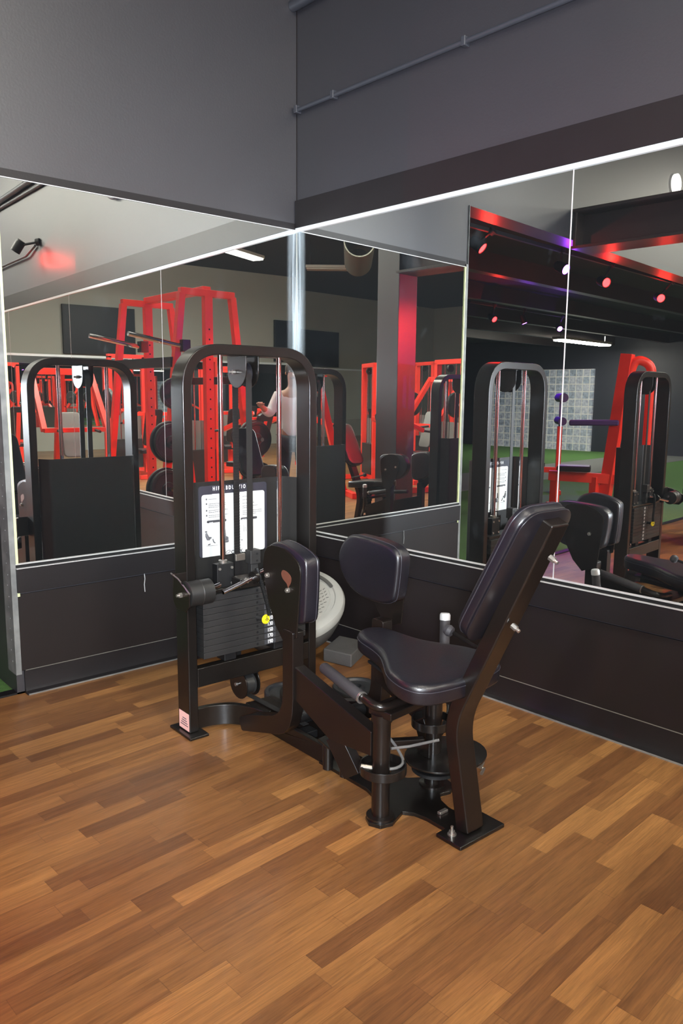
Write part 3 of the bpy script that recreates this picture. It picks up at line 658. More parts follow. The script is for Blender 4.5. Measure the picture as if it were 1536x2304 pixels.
MB().box(-.186,-.166,-1.042,-1.024,.150,.225).build('cable_clamp', M['steel'], cb, bevel=.003)
MB().cyl((-.176,-1.034,.225), (-.176,-1.034,.240), .009, n=10).build('bolt', M['zinc'], cb)
MB().cyl((-.215,-.985,.193), (-.19,-1.013,.190), .0085, n=10).build('cable_ferrule', M['steel'], cb)
MB().lathe([(.0,.014),(.014,.014),(.014,.06),(.010,.062),(.016,.064),(.016,.088),(.012,.092),(0,.092)], (-.084,-.739,0), n=18).build('stop_stud', M['black'], hip)
MB().lathe([(.0,0),(.012,.004),(.014,.012),(.012,.022),(0,.026)], (-.093,-.80,.115), (-1,-.2,0), n=14).build('knob', M['steel'], hip)
MB().prism([(-.126,-.638),(-.030,-.628),(-.014,-.690),(-.060,-.735),(-.146,-.731)], 'z', .132, .140).build('stop_plate', M['black'], hip, bevel=.002)
MB().cyl((-.09,-.655,.014), (-.09,-.655,.132), .020, n=18).build('stop_column', M['black'], hip)
MB().box(-.045,.045,-.42,-.36,.016,.05).build('belt_anchor', M['black_flat'], hip, bevel=.003)
MB().cyl((-.045,-.375,.088), (.045,-.375,.088), .016, n=18).build('belt_roller', M['black_flat'], hip)
# the twin machine to the left, seen in the mirrors
hip2 = copy_tree(hip, None, ('placard',)); hip2.name = 'hip_adduction_machine'
hip2.location = (-.94-1.915, -.89-.02, 0)
hip2['label'] = 'second black hip machine left of the first, seen only in the mirrors'

# ------------------------------------------------------------------ things on the floor in the corner
bo = empty('balance_trainer', (-.365, -.385, .315), 0, 'grey half dome balance trainer leaning upside down in the corner behind the tower', 'balance trainer')
bo.rotation_mode = 'QUATERNION'; bo.rotation_quaternion = Vector((0,0,1)).rotation_difference(Vector((-.30,-.26,.93)).normalized())
MB().lathe([(0,.012),(.235,.012),(.240,.006),(.262,.006),(.268,.016),(.285,.016),(.310,.006),(.318,-.010),(.314,-.040),(.298,-.050)], n=64).build('platform', M['bosu'], bo)
MB().lathe([(.298,-.050),(.302,-.065),(.292,-.10),(.262,-.16),(.20,-.215),(.12,-.242),(0,-.25)], n=64).build('dome', M['bosu_d'], bo)
mm = MB(); rnd = random.Random(5)
for i in range(-9, 10):
    for j in range(-9, 10):
        x, y = i*.024 + (j%2)*.012, j*.024
        if math.hypot(x, y) > .225 or abs(y+.02) < .035: continue
        a = rnd.choice((.5, 2.6)); c_, s_ = math.cos(a)*.009, math.sin(a)*.004
        mm.bar((x-c_,y-s_,.0125), (x+c_,y+s_,.0125), .0025, .002)
mm.build('tread', M['bosu_d'], bo)
for sg in (-1, 1):
    pts = [(.262*math.cos(t), .262*math.sin(t), .0135) for t in [R(90-90*sg+ (k-6)*3.4) for k in range(13)]]
    MB().sweep(pts, (0,0,1), .003, .010).build('grip_slot', M['bosu_d'], bo)
bl = MB(); C0 = Vector((-.215,-.750,0)); ex = (Vector((.005,-.628,0))-C0); ey = (Vector((-.262,-.572,0))-C0)
vs = [C0 + ex*i*f + ey*j*f + Vector((.002*k*0,0,.072*k)) for f in (1,) for k in (0,1) for j in (0,1) for i in (0,1)]
bl.add(vs, [(0,1,3,2),(4,6,7,5),(0,4,5,1),(2,3,7,6),(0,2,6,4),(1,5,7,3)])
tag(bl.build('foam_block', M['block'], bevel=.008, seg=3), 'small worn grey foam block lying on the floor beside the balance trainer', 'block')
def weight_disc(loc, r, th, nrm, name='weight_plate', mt=None, hole=.025):
    return MB().lathe([(hole,-th/2),(r*.32,-th/2),(r*.36,-th*.25),(r*.78,-th*.25),(r*.84,-th/2),(r*.97,-th/2),(r,-th*.35),(r,th*.35),(r*.97,th/2),(r*.84,th/2),(r*.78,th*.25),(r*.36,th*.25),(r*.32,th/2),(hole,th/2),(hole,-th/2)], loc, nrm, 40).build(name, mt or M['iron'])
tag(weight_disc((-.715,-.865,.0205), .118, .04, (0,0,1)), 'black weight plate lying flat on the floor inside the tower base', 'weight plate', 'loose plates on the floor')
tag(weight_disc((-.43,-1.03,.0205), .118, .04, (0,0,1)), 'black weight plate lying flat on the floor right of the tower', 'weight plate', 'loose plates on the floor')

# ------------------------------------------------------------------ the rest of the gym, seen in the mirrors
def red_rack():
    """red power rack with trapezoid end frames; local x runs along its length"""
    r = empty('power_rack', (-1.48, -4.10, 0), R(-86), 'tall red power rack with trapezoid end frames and loaded storage pegs', 'power rack')
    H = 2.58
    for x in (0.0, 1.45):
        f = MB().bar((x,-.34,H-.04), (x,.34,H-.04), .075, .075)
        f.bar((x,-.32,H-.06), (x,-.60,.08), .075, .075).bar((x,.32,H-.06), (x,.60,.08), .075, .075)
        f.bar((x,-.64,.05), (x,.64,.05), .08, .08)
        e = f.build('end_frame', M['red'], r, bevel=.004)
        MB().bar((x,0,.08), (x,0,H-.06), .10, .075, (1,0,0)).build('upright', M['red'], r, bevel=.004)
        hl = MB()
        for k in range(16): hl.cyl((x-.039,0,.5+k*.11), (x-.041,0,.5+k*.11), .010, n=10).cyl((x+.041,0,.5+k*.11), (x+.039,0,.5+k*.11), .010, n=10)
        hl.build('peg_hole', M['black_flat'], e)
    MB().bar((0,0,H+.0), (1.45,0,H+.0), .10, .075).build('top_bar', M['red'], r, bevel=.004)
    MB().bar((0,.60,.22), (1.45,.60,.22), .075, .075).bar((0,-.60,.22), (1.45,-.60,.22), .075, .075).build('side_rail', M['red'], r, bevel=.004)
    MB().bar((0,.44,1.78), (1.45,.44,1.78), .05, .11).build('cross_shelf', M['black'], r, bevel=.004)
    MB().bar((0,-.47,1.60), (1.45,-.47,1.60), .05, .09).build('cross_shelf', M['black'], r, bevel=.004)
    for x, y, z in ((-.05,.47,1.95),(.95,.47,1.98)):
        MB().cyl((x,y-.12,z), (x,y+.50,z+.10), .026, n=18).build('bar_sleeve', M['chrome'], r)
        MB().box(x-.05,x+.05,y-.2,y-.10,z-.06,z+.07).build('sleeve_block', M['black'], r, bevel=.006)
    return r
rack = red_rack()
bpy.context.view_layer.update()
def rack_pt(x, y, z): return rack.matrix_world @ Vector((x, y, z))
nx = (rack.matrix_world.to_3x3() @ Vector((1,0,0))).normalized()
for k, (y, z, rr, off) in enumerate(((.47,1.44,.17,-.08),(.55,.92,.225,-.085),(.61,.42,.225,-.09),(-.55,.92,.225,-.085),(-.61,.42,.225,-.09))):
    side = 'outer' if y > 0 else 'inner'; lvl = {1.44: 'top', .92: 'middle', .42: 'lowest'}[z]
    pg = MB().cyl(rack_pt(.03,y,z), rack_pt(-.26,y,z), .024, n=16).build('storage_peg', M['chrome']); pg.parent = rack; pg.matrix_parent_inverse = rack.matrix_world.inverted()
    for q in range(2 if z < 1 else 1):
        w = weight_disc(rack_pt(off-.052*q, y, z), rr-.02*q, .045, nx)
        tag(w, 'black weight plate on the %s %s peg of the red rack, %s' % (lvl, side, 'next to the frame' if q == 0 else 'outward of its neighbour'), 'weight plate', 'weight plates on the rack pegs')

def stack_machine(loc, rz, label, w=.62, h=1.95, seat=True, pad='leather', lean=0):
    r = empty('weight_machine', loc, rz, label, 'exercise machine', 'red weight machines')
    f = MB().bar((-w/2,0,.03), (-w/2,0,h), .09, .07, (1,0,0)).bar((w/2,0,.03), (w/2,0,h), .09, .07, (1,0,0)).bar((-w/2-.035,0,h), (w/2+.035,0,h), .09, .07).bar((-w/2,0,.05), (w/2,0,.05), .08, .08).bar((0,0,.05), (0,-1.25,.05), .09, .08).bar((-.3,-1.25,.04), (.3,-1.25,.04), .08, .07)
    f.build('frame', M['red'], r, bevel=.004)
    MB().box(-w/2+.06, w/2-.06, -.05, .05, .10, .62).build('weight_stack', M['stack'], r, bevel=.003)
    for x in (-.13, .13): MB().cyl((x,0,.6), (x,0,h-.03), .011, n=12).build('guide_rod', M['chrome'], r)
    MB().cyl((0,0,.6), (0,0,h-.1), .004, n=6).build('cable', M['black_flat'], r)
    MB().lathe([(.01,-.02),(.055,-.02),(.05,0),(.055,.02),(.01,.02)], (0,-.01,h-.10), (1,0,0), 20).build('pulley_wheel', M['black_flat'], r)
    MB().box(-w/2+.04, w/2-.04, .05, .056, .1, 1.05).build('shield', M['grey_vinyl'], r)
    if seat:
        MB().bar((0,-.85,.05), (0,-.85,.42), .08, .08).bar((0,-1.0,.40), (0,-1.22,1.15), .08, .07).build('seat_frame', M['red'], r, bevel=.004)
        cushion('seat', rrect(-.18,.18,-1.05,-.62,.05), .07, lambda a,b_,h_: Vector((a,b_,.42+h_)), M[pad], r, .015, .004)
        cushion('backrest', rrect(-.15,.15,0,.62,.06), .06, lambda a,b_,h_: Vector((a,-1.08-.30*b_+h_, .56+b_)), M[pad], r, .015, .004)
        MB().bar((-.35,-.75,.95), (-.35,-1.15,1.1), .06, .06).bar((.35,-.75,.95), (.35,-1.15,1.1), .06, .06).bar((-.35,-1.15,1.1), (.35,-1.15,1.1), .06, .06).build('press_arm', M['red'], r, bevel=.004)
        for x in (-.35, .35): MB().cyl((x,-.75,.95), (x,-.60,.93), .018, n=12).build('grip', M['rubber'], r)
    return r
def plate_machine(loc, rz, label, h=1.75):
    r = empty('plate_loaded_machine', loc, rz, label, 'exercise machine', 'red plate loaded machines')
    MB().bar((-.45,0,.04), (.45,0,.04), .09, .08).bar((-.45,-1.5,.04), (.45,-1.5,.04), .09, .08).bar((0,0,.06), (0,-1.5,.06), .09, .08).bar((0,-.05,.06), (0,-.45,h), .10, .09).bar((-.40,-.45,h-.02), (.40,-.45,h-.02), .09, .09).build('frame', M['red'], r, bevel=.004)
    MB().bar((-.40,-.45,h), (-.42,-1.05,.95), .07, .08).bar((.40,-.45,h), (.42,-1.05,.95), .07, .08).bar((-.42,-1.05,.95), (.42,-1.05,.95), .06, .06).build('lever_arm', M['red'], r, bevel=.004)
    for x in (-.55, .55):
        MB().cyl((x*.75,-.75,1.30), (x*1.15,-.75,1.30), .024, n=14).build('plate_peg', M['chrome'], r)
        MB().lathe([(.025,-.03),(.20,-.03),(.21,-.02),(.21,.02),(.20,.03),(.025,.03)], (x,-.75,1.30), (1,0,0), 28).build('loaded_plate', M['iron'], r)
    cushion('seat', rrect(-.18,.18,-1.30,-.88,.05), .07, lambda a,b_,h_: Vector((a,b_,.44+h_)), M['leather'], r, .015, .004)
    MB().bar((0,-1.1,.06), (0,-1.1,.44), .08, .08).build('seat_frame', M['red'], r, bevel=.004)
    cushion('backrest', rrect(-.14,.14,0,.60,.06), .06, lambda a,b_,h_: Vector((a,-.90+.28*b_-h_*1, .58+b_)), M['grey_vinyl'], r, .015, .004)
    for x in (-.25, .25): MB().cyl((x,-1.0,.95), (x,-1.25,.93), .018, n=12).build('grip', M['rubber'], r)
    return r
# row by the pillar
stack_machine((-4.90,-.62,0), R(-12), 'red selector machine standing directly beside the second black hip machine', h=1.93, seat=False)
plate_machine((-4.9,-4.3,0), R(60), 'red lever machine with round plates behind the grey pillar')
stack_machine((-6.4,-3.6,0), R(75), 'red machine with black seat beyond the grey pillar, toward the back wall')
stack_machine((-6.8,-5.6,0), R(60), 'red machine in the second row past the pillar, left of the lever machine')
plate_machine((-8.2,-4.6,0), R(80), 'red lever machine farthest behind the pillar beside the grey machine row')
stack_machine((-9.6,-6.6,0), R(70), 'red selector machine in the third row toward the far corner', h=2.1)
stack_machine((-2.6,-6.6,0), R(200), 'red machine right behind the power rack with its seat facing the back wall')
plate_machine((-5.3,-7.2,0), R(150), 'red lever machine with slanted arm in the row behind the photographer')
plate_machine((-.75,-7.6,0), R(180), 'red lever machine beside the right wall past the power rack')
stack_machine((-2.7,-9.8,0), R(180), 'red selector machine in the middle of the back rows', h=2.1)
stack_machine((-4.6,-10.0,0), R(170), 'red selector machine in the back rows under the lit fixture')
plate_machine((-6.6,-9.4,0), R(150), 'red lever machine in the back rows under the unlit fixture')
stack_machine((-1.2,-12.6,0), R(180), 'red selector machine closest to the back wall on the mirror side', h=2.0)
stack_machine((-3.8,-13.2,0), R(180), 'red selector machine against the back wall under the left screen', h=2.0)
stack_machine((-6.4,-13.0,0), R(180), 'red selector machine against the back wall between two screens', h=2.0)
stack_machine((-9.4,-12.0,0), R(160), 'red selector machine against the back wall under the middle screen', h=2.0)
# turf side machines
lm = empty('chest_machine', (-6.0,.8,.006), 0, 'red machine with two leaning uprights and violet arm pad on the turf side', 'exercise machine')
def w2(l): return [(x+6.0, y-.8, z) for x, y, z in l]
def br_(m_, a, b_, w_, h_): a, b_ = w2([a, b_]); return m_.bar(a, b_, w_, h_)
m_ = MB()
for a, b_, w_, h_ in (((-5.93,.86,.05),(-6.0,.69,1.95),.10,.14), ((-6.10,.60,.05),(-6.04,.62,1.60),.10,.11), ((-5.62,1.45,.46),(-6.14,.40,.43),.10,.12), ((-5.66,1.38,.04),(-5.66,1.38,.46),.09,.09),
                      ((-5.85,.95,.04),(-5.85,.95,.46),.09,.09), ((-5.60,1.5,.05),(-6.1,.45,.05),.09,.08), ((-5.5,1.2,.05),(-5.85,1.55,.05),.09,.08)): br_(m_, a, b_, w_, h_)
m_.build('frame', M['red'], lm, bevel=.004)
MB().tube(fillet(w2([(-6.0,.66,1.70),(-6.02,.60,1.90),(-6.12,.44,1.82),(-6.12,.44,.55)]), .15), .055, 14).build('curved_guard', M['red'], lm)
m_ = MB(); br_(m_, (-5.72,1.26,1.12), (-5.98,.74,1.13), .16, .07); m_.build('arm_pad', M['violet_vinyl'], lm, bevel=.02)
m_ = MB(); br_(m_, (-5.66,1.36,.56), (-5.84,1.0,.56), .30, .07); m_.build('seat', M['leather'], lm, bevel=.02)
bn = empty('utility_bench', (-7.1,2.7,.011), R(55), 'dark bench with violet roll pads on the turf strip', 'bench')
MB().bar((-.5,0,.35), (.6,0,.35), .07, .08).bar((-.5,-.25,.03), (-.5,.25,.03), .07, .06).bar((.6,-.25,.03), (.6,.25,.03), .07, .06).bar((-.5,0,.03), (-.5,0,1.0), .07, .07).bar((.6,0,.03), (.6,0,.35), .07, .07).build('frame', M['red'], bn, bevel=.004)
MB().cyl((-.5,-.32,1.42), (-.5,.32,1.42), .065, n=20).build('roll_pad', M['violet_vinyl'], bn)
MB().cyl((-.5,-.30,1.08), (-.5,.30,1.08), .06, n=20).bar((-.5,0,.95), (-.5,0,1.42), .04, .04).build('roll_pad', M['violet_vinyl'], bn)
cushion('bench_pad', rrect(-.3,.7,-.15,.15,.05), .07, lambda a,b_,h_: Vector((a,b_,.40+h_)), M['leather'], bn, .015, .004)
# glass block wall
gb = bpy.data.materials.new('glass_blocks'); gb.use_nodes = True; nt = gb.node_tree; b0 = nt.nodes['Principled BSDF']
tc = nt.nodes.new('ShaderNodeTexCoord'); br = nt.nodes.new('ShaderNodeTexBrick'); br.offset = 0
for k_, v_ in (('Scale', 1), ('Mortar Size', .014), ('Brick Width', .2), ('Row Height', .2)): br.inputs[k_].default_value = v_
br.inputs['Color1'].default_value = (.30,.36,.46,1); br.inputs['Color2'].default_value = (.55,.58,.66,1); br.inputs['Mortar'].default_value = (.75,.75,.74,1)
sp_ = nt.nodes.new('ShaderNodeSeparateXYZ'); cm_ = nt.nodes.new('ShaderNodeCombineXYZ'); nt.links.new(tc.outputs['Object'], sp_.inputs[0]); nt.links.new(sp_.outputs['Y'], cm_.inputs['X']); nt.links.new(sp_.outputs['Z'], cm_.inputs['Y']); nt.links.new(cm_.outputs[0], br.inputs['Vector'])
nz = nt.nodes.new('ShaderNodeTexNoise'); nz.inputs['Scale'].default_value = 14; nz.inputs['Detail'].default_value = 3; nt.links.new(tc.outputs['Object'], nz.inputs['Vector'])
mx = nt.nodes.new('ShaderNodeMix'); mx.data_type = 'RGBA'; mx.blend_type = 'OVERLAY'; mx.inputs[0].default_value = .9
nt.links.new(br.outputs['Color'], mx.inputs[6]); nt.links.new(nz.outputs['Fac'], mx.inputs[7]); nt.links.new(mx.outputs[2], b0.inputs['Base Color']); nt.links.new(mx.outputs[2], b0.inputs['Emission Color'])
b0.inputs['Emission Strength'].default_value = .16; b0.inputs['Roughness'].default_value = .15
w = MB().box(-16.5, -16.42, 6.3, 9.9, .0, 2.2).build('window_1', gb); struct(w)
# sign and poster on a partition
pb = empty('sign_stand', (-7.36,4.27,.006), R(-54.5), 'brown stand with red lit sign and white poster beyond the wall end', 'sign')
MB().box(-.45,.45,-.03,.03,0,1.54).build('board', M['brown'], pb, bevel=.004)
MB().box(-.42,.41,-.036,-.030,1.05,1.53).build('poster', M['white'], pb)
hd_ = MB().box(-.47,.47,-.05,.05,1.54,1.96).build('sign_box', M['signred'], pb, bevel=.004)
MB().box(-.45,.45,-.056,-.050,1.88,1.90).box(-.45,.45,-.056,-.050,1.84,1.85).build('neon_strip', M['neon'], pb)
t_ = text_mesh('Lo', .20, .003, 'RIGHT', 1, 0, 'lettering', M['neon_w']); t_.parent = pb; t_.location = (.42,-.053,1.62); t_.rotation_euler = (PI/2,0,0)
# screens
for x0, x1, l in ((-5.31,-3.45,'wide dark screen on the back wall, the one nearest the right wall'), (-11.45,-9.57,'middle of the three dark screens on the back wall'), (-16.5,-14.6,'dark screen on the back wall farthest from the right wall')):
    t = empty('television', ((x0+x1)/2, -15.94, 3.02), 0, l, 'television', 'screens on the back wall')
    hw = (x1-x0)/2
    MB().box(-hw, hw, -.05, .03, -.60, .60).build('bezel', M['black_flat'], t, bevel=.005); MB().box(-hw+.03, hw-.03, .03, .034, -.57, .57).build('screen', M['tv'], t)
struct(MB().box(-20, 0.0, -16, -15.98, 2.33, 2.385).build('trim_40', M['channel']))
mf = mirror_mat('far_mirror', (0,1,0), 0)
tag(MB().box(-20, -.1, -16, -15.985, .6, 2.33).build('wall_mirror', mf), 'long mirror band on the back wall below the screens', 'mirror')
# fluorescent fixtures
def fixture(x, y, z, rz, on, label, L_=1.25, W_=.30, strong=True):
    r = empty('ceiling_light', (x, y, z), rz, label, 'light fixture', 'ceiling light fixtures')
    MB().box(-L_/2, L_/2, -W_/2, W_/2, 0, .06).build('housing', M['tube_off'], r, bevel=.006)
    MB().box(-L_/2+.02, L_/2-.02, -W_/2+.02, W_/2-.02, -.035, 0).build('diffuser', (M['tube_strong'] if strong else M['tube_on']) if on else M['tube_off'], r, bevel=.01)
    MB().cyl((-L_/2+.1,0,.06), (-L_/2+.1,0,CEIL-z if z > 3.2 else .2), .006, n=8).build('hanger', M['black_flat'], r); MB().cyl((L_/2-.1,0,.06), (L_/2-.1,0,CEIL-z if z > 3.2 else .2), .006, n=8).build('hanger', M['black_flat'], r)
    return r
fixture(-5.5,-10.5,4.28,R(28),1,'lit ceiling light hanging over the back rows of red machines')
fixture(-9.6,-9.3,4.27,R(-45),0,'unlit ceiling light hanging toward the far corner')
fixture(-1.7,-3.3,4.55,R(0),1,'lit ceiling light hanging above the photographer', strong=False)
fixture(-1.5,-6.4,4.5,R(0),1,'added unseen ceiling light near the right wall past the power rack')  # added out of view to brighten the right wall in the mirror
fixture(-1.9,-9.6,4.4,R(0),1,'added unseen ceiling light near the right wall in the back half of the gym')  # invented lamp, unseen; lifts the sheen on the right wall
fixture(-6.0,-4.6,4.5,R(0),1,'added unseen ceiling light behind the grey pillar')  # extra unseen lamp for more light in the gym
fixture(-14.2,5.5,2.74,R(0),1,'lit ceiling light under the low ceiling before the glass block window',2.4,.3,False).children[1].data.materials[0] = mat('fluorescent_weak', (1,1,1), .5, emis=(1,.96,.86), es=9)
fixture(-8.5,-1.7,4.4,R(0),1,'added unseen ceiling light beyond the steel beam, close to the header wall', strong=False)  # unseen lamp put in to light the header wall
fixture(-12.5,-3.2,4.4,R(0),1,'added unseen ceiling light farthest along the header wall')  # made-up lamp out of view, brightens the header paint
o = MB().lathe([(.28,0),(.28,2.2),(.26,2.2),(.26,0)], (-8.6,-7.6,4.1), (.72,.69,0), 28).box(-8.1,-8.06,-7.1,-7.06,4.3,4.9).box(-7.5,-7.46,-6.5,-6.46,4.3,4.9).build('air_duct', M['duct']); tag(o, 'round metal air duct hanging near the ceiling beyond the pillar', 'duct')

# coloured spot lamps
def spot(loc, aim, colr, label, mount, power, r=.05, cone=75):
    loc = Vector(loc); d = (Vector(aim)-loc).normalized(); mount = Vector(mount)
    e = empty('spot_lamp', loc, 0, label, 'spot lamp', 'coloured spot lamps')
    MB().lathe([(0,-.13),(r*.8,-.13),(r,-.10),(r,.0),(r*.92,.0),(r*.9,-.01),(0,-.012)], (0,0,0), d, 24).build('lamp_can', M['black_flat'], e)
    MB().lathe([(0,-.004),(r*.88,-.005),(r*.88,-.009),(0,-.009)], (0,0,0), d, 24).build('lamp_glass', M['red_glow' if colr == 'red' else 'vio_glow'], e)
    q = mount - loc; MB().cyl(-d*.07, q, .012, n=10).cyl(q, q + (q + d*.07).normalized()*.04, .035, n=16).build('lamp_mount', M['black_flat'], e)
    l = bpy.data.lights.new('spot', 'SPOT'); l.energy = power; l.color = (1,.03,.02) if colr == 'red' else (.30,.03,1); l.spot_size = R(cone); l.spot_blend = .8; l.shadow_soft_size = 0
    lo = bpy.data.objects.new('spot_light', l); COL.objects.link(lo); lo.parent = e; lo.location = d*.02; lo.rotation_mode = 'QUATERNION'; lo.rotation_quaternion = d.to_track_quat('-Z','Y')
    pl_ = bpy.data.lights.new('glow', 'POINT'); pl_.energy = 9 if colr == 'red' else 5; pl_.color = l.color; pl_.shadow_soft_size = 0
    po = bpy.data.objects.new('glow_light', pl_); COL.objects.link(po); po.parent = e; po.location = d*.05
    return e
cm = Vector((-2.83,-3.66,1.43))
spot(BP(4.70,.20,2.86), BP(5.6,1.3,.8), 'red', 'red spot lamp on the right wall with a cable beside it', BP(4.55,.03,2.95), 18)
conduit([BP(4.62,.02,2.93), BP(4.9,.03,2.86), BP(7.5,.03,2.86)], .012, 'dark cable running along the right wall from the red spot lamp', 'cable')
tr = MB().box(-7.2,-2.2,.34,.37,2.78,2.81); tag(tr.build('lamp_track', M['black_flat']), 'black lamp track just inside the opening under the low ceiling', 'lamp track')
spot((-4.6,.33,2.60), (-3.42,-1.98,1.7), 'red', 'red spot lamp on the near track, second lit red one from the wall end', (-4.72,.355,2.78), 1000, .05, 34)
spot((-6.2,.42,2.60), (-3.0,-3.0,1.0), 'red', 'red spot lamp at the far end of the near track', (-6.3,.355,2.78), 110)
spot((-2.5,.42,2.66), (-3.2,-2.4,0.3), 'red', 'red spot lamp at the wall end of the near track', (-2.5,.355,2.78), 90)
spot((-3.7,.30,2.62), (-3.0,-4.0,0.5), 'violet', 'violet spot lamp on the near track', (-3.7,.355,2.78), 30)
tr = MB().box(-9,-5.8,2.85,2.88,2.70,2.73); tag(tr.build('lamp_track', M['black_flat']), 'black lamp track farther back over the turf', 'lamp track')
spot((-6.4,2.85,2.52), (-5.4,-1.0,0.2), 'red', 'red spot lamp on the rear track', (-6.4,2.865,2.70), 200, .045)
spot((-7.2,2.85,2.52), (-7.6,2.0,0.2), 'violet', 'left violet spot lamp of the pair on the rear track', (-7.2,2.865,2.70), 150, .045)
spot((-8.35,2.9,2.52), (-6.4,.4,0.6), 'violet', 'right violet spot lamp of the pair on the rear track', (-8.35,2.865,2.70), 150, .045)

# ------------------------------------------------------------------ photographer
pe = empty('person', (-2.50,-3.92,0), R(-38), 'person in white shirt and dark trousers with raised right hand, seen in the mirror', 'person')
def skinned(name, verts, edges, radii, mt, parent, sub=2, root=0):
    me = bpy.data.meshes.new(name); me.from_pydata(verts, edges, []); me.update(); me.materials.append(mt)
    o = bpy.data.objects.new(name, me); COL.objects.link(o); o.parent = parent
    sk = o.modifiers.new('skin', 'SKIN'); sk.use_smooth_shade = True
    for i, rr in enumerate(radii):
        d = me.skin_vertices[0].data[i]; d.radius = rr if isinstance(rr, tuple) else (rr, rr); d.use_root = (i == root)
    ss = o.modifiers.new('sub', 'SUBSURF'); ss.levels = sub; ss.render_levels = sub
    return o
# +y is the direction the person faces, +x their right
bv = [(0,0,.96),(0,.0,1.12),(0,0,1.30),(0,0,1.44),(0,.01,1.54),(0,.02,1.64),(0,.02,1.74),
      (.18,0,1.42),(.27,.10,1.20),(.33,.34,1.30),(.34,.40,1.32),(-.18,0,1.42),(-.25,-.01,1.13),(-.25,.10,.90),(-.25,.13,.83),
      (.10,0,.90),(.12,.02,.50),(.12,0,.08),(.13,.12,.04),(-.10,0,.90),(-.12,.02,.50),(-.12,0,.08),(-.13,.12,.04)]
be = [(0,1),(1,2),(2,3),(3,4),(4,5),(5,6),(3,7),(7,8),(8,9),(9,10),(3,11),(11,12),(12,13),(13,14),(0,15),(15,16),(16,17),(17,18),(0,19),(19,20),(20,21),(21,22)]
brd = [(.15,.11),(.135,.10),(.16,.11),(.13,.09),.055,(.078,.095),(.07,.088),.06,.045,.032,.035,.06,.045,.032,.035,.09,.058,.042,.035,.09,.058,.042,.035]
body = skinned('body', bv, be, brd, M['skin'], pe)
for sgx, base, dv in ((1, (.34,.40,1.32), (0,1,.25)), (-1, (-.25,.13,.83), (0,.3,-1))):
    dv = Vector(dv).normalized(); sd = Vector((1,0,0)); hv, he, hr = [base], [], [.028]
    c = Vector(base) + dv*.055; hv.append(tuple(c)); he.append((0,1)); hr.append(.03)
    for f in range(4):
        l = (.068,.078,.072,.055)[f]; b_ = c + sd*(f-1.5)*.019
        bend = Vector((0,-dv.z,dv.y))*(-.35)
        p1_ = b_ + dv*l*.5; p2_ = b_ + dv*l*.85 + bend*l*.5; i0 = len(hv)
        hv += [tuple(b_ + dv*.01), tuple(p1_), tuple(p2_)]; he += [(1,i0),(i0,i0+1),(i0+1,i0+2)]; hr += [.0105,.009,.0075]
    i0 = len(hv); hv += [tuple(Vector(base) + dv*.03 - sd*sgx*.035), tuple(Vector(base) + dv*.07 - sd*sgx*.05)]; he += [(0,i0),(i0,i0+1)]; hr += [.011,.009]
    skinned('hand', hv, he, hr, M['skin'], pe, 1)
sv = [(0,0,.90),(0,0,1.12),(0,0,1.30),(0,0,1.44),(.185,0,1.425),(.27,.10,1.21),(.32,.28,1.27),(-.185,0,1.425),(-.25,-.01,1.13),(-.25,.07,.96)]
skinned('shirt', sv, [(0,1),(1,2),(2,3),(3,4),(4,5),(5,6),(3,7),(7,8),(8,9)], [(.18,.14),(.16,.125),(.18,.13),(.14,.105),.075,.062,.05,.075,.062,.05], M['shirt'], pe)
skinned('trousers', [(0,0,.94),(.10,0,.88),(.12,.02,.50),(.12,0,.10),(-.10,0,.88),(-.12,.02,.50),(-.12,0,.10)], [(0,1),(1,2),(2,3),(0,4),(4,5),(5,6)], [(.165,.13),.11,.08,.07,.11,.08,.07], M['trousers'], pe)
hd = MB().lathe([(0,.13),(.05,.122),(.085,.085),(.098,.03),(.096,-.01),(.085,-.02),(0,-.02)], (0,.0,1.72), n=24).build('hair', M['hair'], pe)
fm = MB().lathe([(0,.022),(.010,.018),(.016,0),(.010,-.01)], (0,.115,1.675), (0,1,.2), 10); fm.build('nose', M['skin'], pe)
for x in (-.035, .035): MB().lathe([(0,.004),(.008,.002),(.010,-.006)], (x,.108,1.71), (0,1,0), 10).build('eye', M['white'], pe)
for x in (-.085, .085): MB().lathe([(0,.012),(.012,.010),(.022,0),(.012,-.006)], (x,.02,1.69), (1 if x > 0 else -1,0,0), 12).build('ear', M['skin'], pe)
MB().tube([(-.025,.112,1.635),(0,.117,1.632),(.025,.112,1.635)], .005, 8).build('mouth', M['brown'], pe)

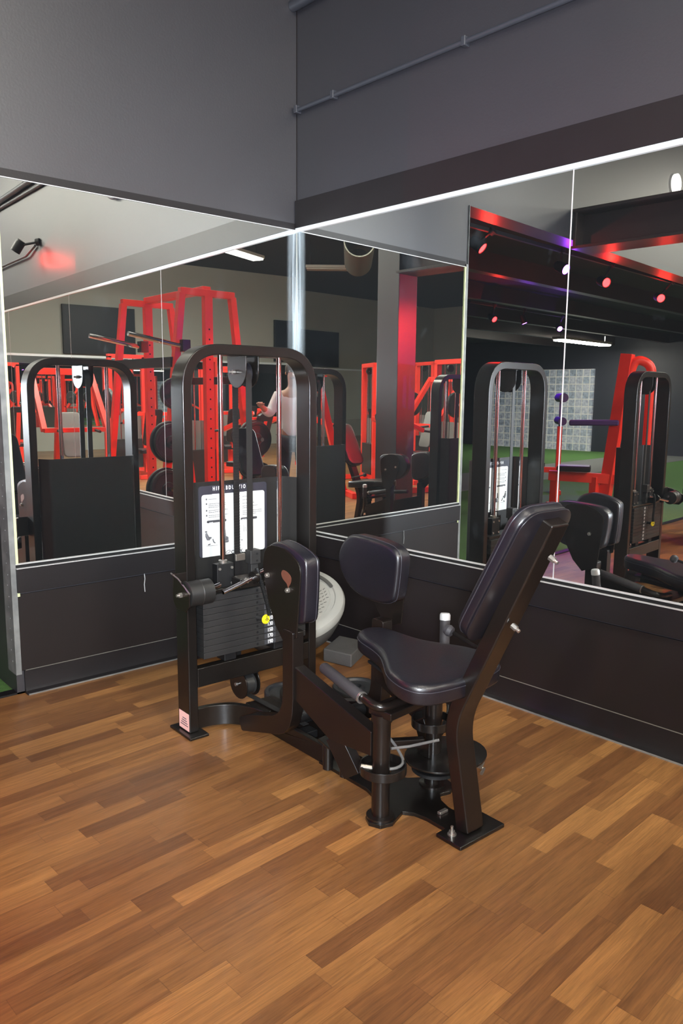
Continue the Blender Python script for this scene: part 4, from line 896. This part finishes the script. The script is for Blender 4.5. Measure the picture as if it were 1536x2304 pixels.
# ------------------------------------------------------------------ lights
def area(loc, aim, sx, sy, e, colr, shape='RECTANGLE'):
    l = bpy.data.lights.new('lamp', 'AREA'); l.shape = shape; l.size = sx; l.size_y = sy; l.energy = e; l.color = colr
    o = bpy.data.objects.new('lamp', l); COL.objects.link(o); o.location = loc
    o.rotation_mode = 'QUATERNION'; o.rotation_quaternion = (Vector(aim)-Vector(loc)).to_track_quat('-Z','Y'); return o
fl_ = area((-3.05,-3.92,1.50), (-.9,-1.1,2.1), .30, .30, 125, (.85,.92,1.0)); fl_.data.spread = R(98)
wd = bpy.data.worlds.new('room'); sc.world = wd; wd.use_nodes = True; wd.node_tree.nodes['Background'].inputs[0].default_value = (.5,.5,.55,1); wd.node_tree.nodes['Background'].inputs[1].default_value = .02

# ------------------------------------------------------------------ camera
cd = bpy.data.cameras.new('camera'); cam = bpy.data.objects.new('camera', cd); COL.objects.link(cam); sc.camera = cam
F, PITCH, ROLL, YAW = 1728.41337, .149966375, .00861330657, .716308528
fw = Vector((math.sin(YAW)*math.cos(PITCH), math.cos(YAW)*math.cos(PITCH), -math.sin(PITCH)))
rt = Vector((math.cos(YAW), -math.sin(YAW), 0)); up = rt.cross(fw)
r2 = rt*math.cos(ROLL) + up*math.sin(ROLL); u2 = up*math.cos(ROLL) - rt*math.sin(ROLL)
cam.matrix_world = Matrix(((r2.x,u2.x,-fw.x,-2.82956769),(r2.y,u2.y,-fw.y,-3.66366277),(r2.z,u2.z,-fw.z,1.43),(0,0,0,1)))
cd.sensor_fit = 'VERTICAL'; cd.sensor_height = 36; cd.lens = F/2304*36; cd.clip_start = .02; cd.clip_end = 100

sc.view_settings.view_transform = 'Standard'; sc.view_settings.look = 'None'; sc.view_settings.gamma = 1; sc.view_settings.exposure = 0.0
sc.view_settings.use_curve_mapping = False
sc.cycles.max_bounces = 12; sc.cycles.glossy_bounces = 8; sc.cycles.diffuse_bounces = 4
sc.cycles.use_denoising = True; sc.cycles.caustics_reflective = True; sc.cycles.sample_clamp_indirect = 6; sc.cycles.blur_glossy = .3
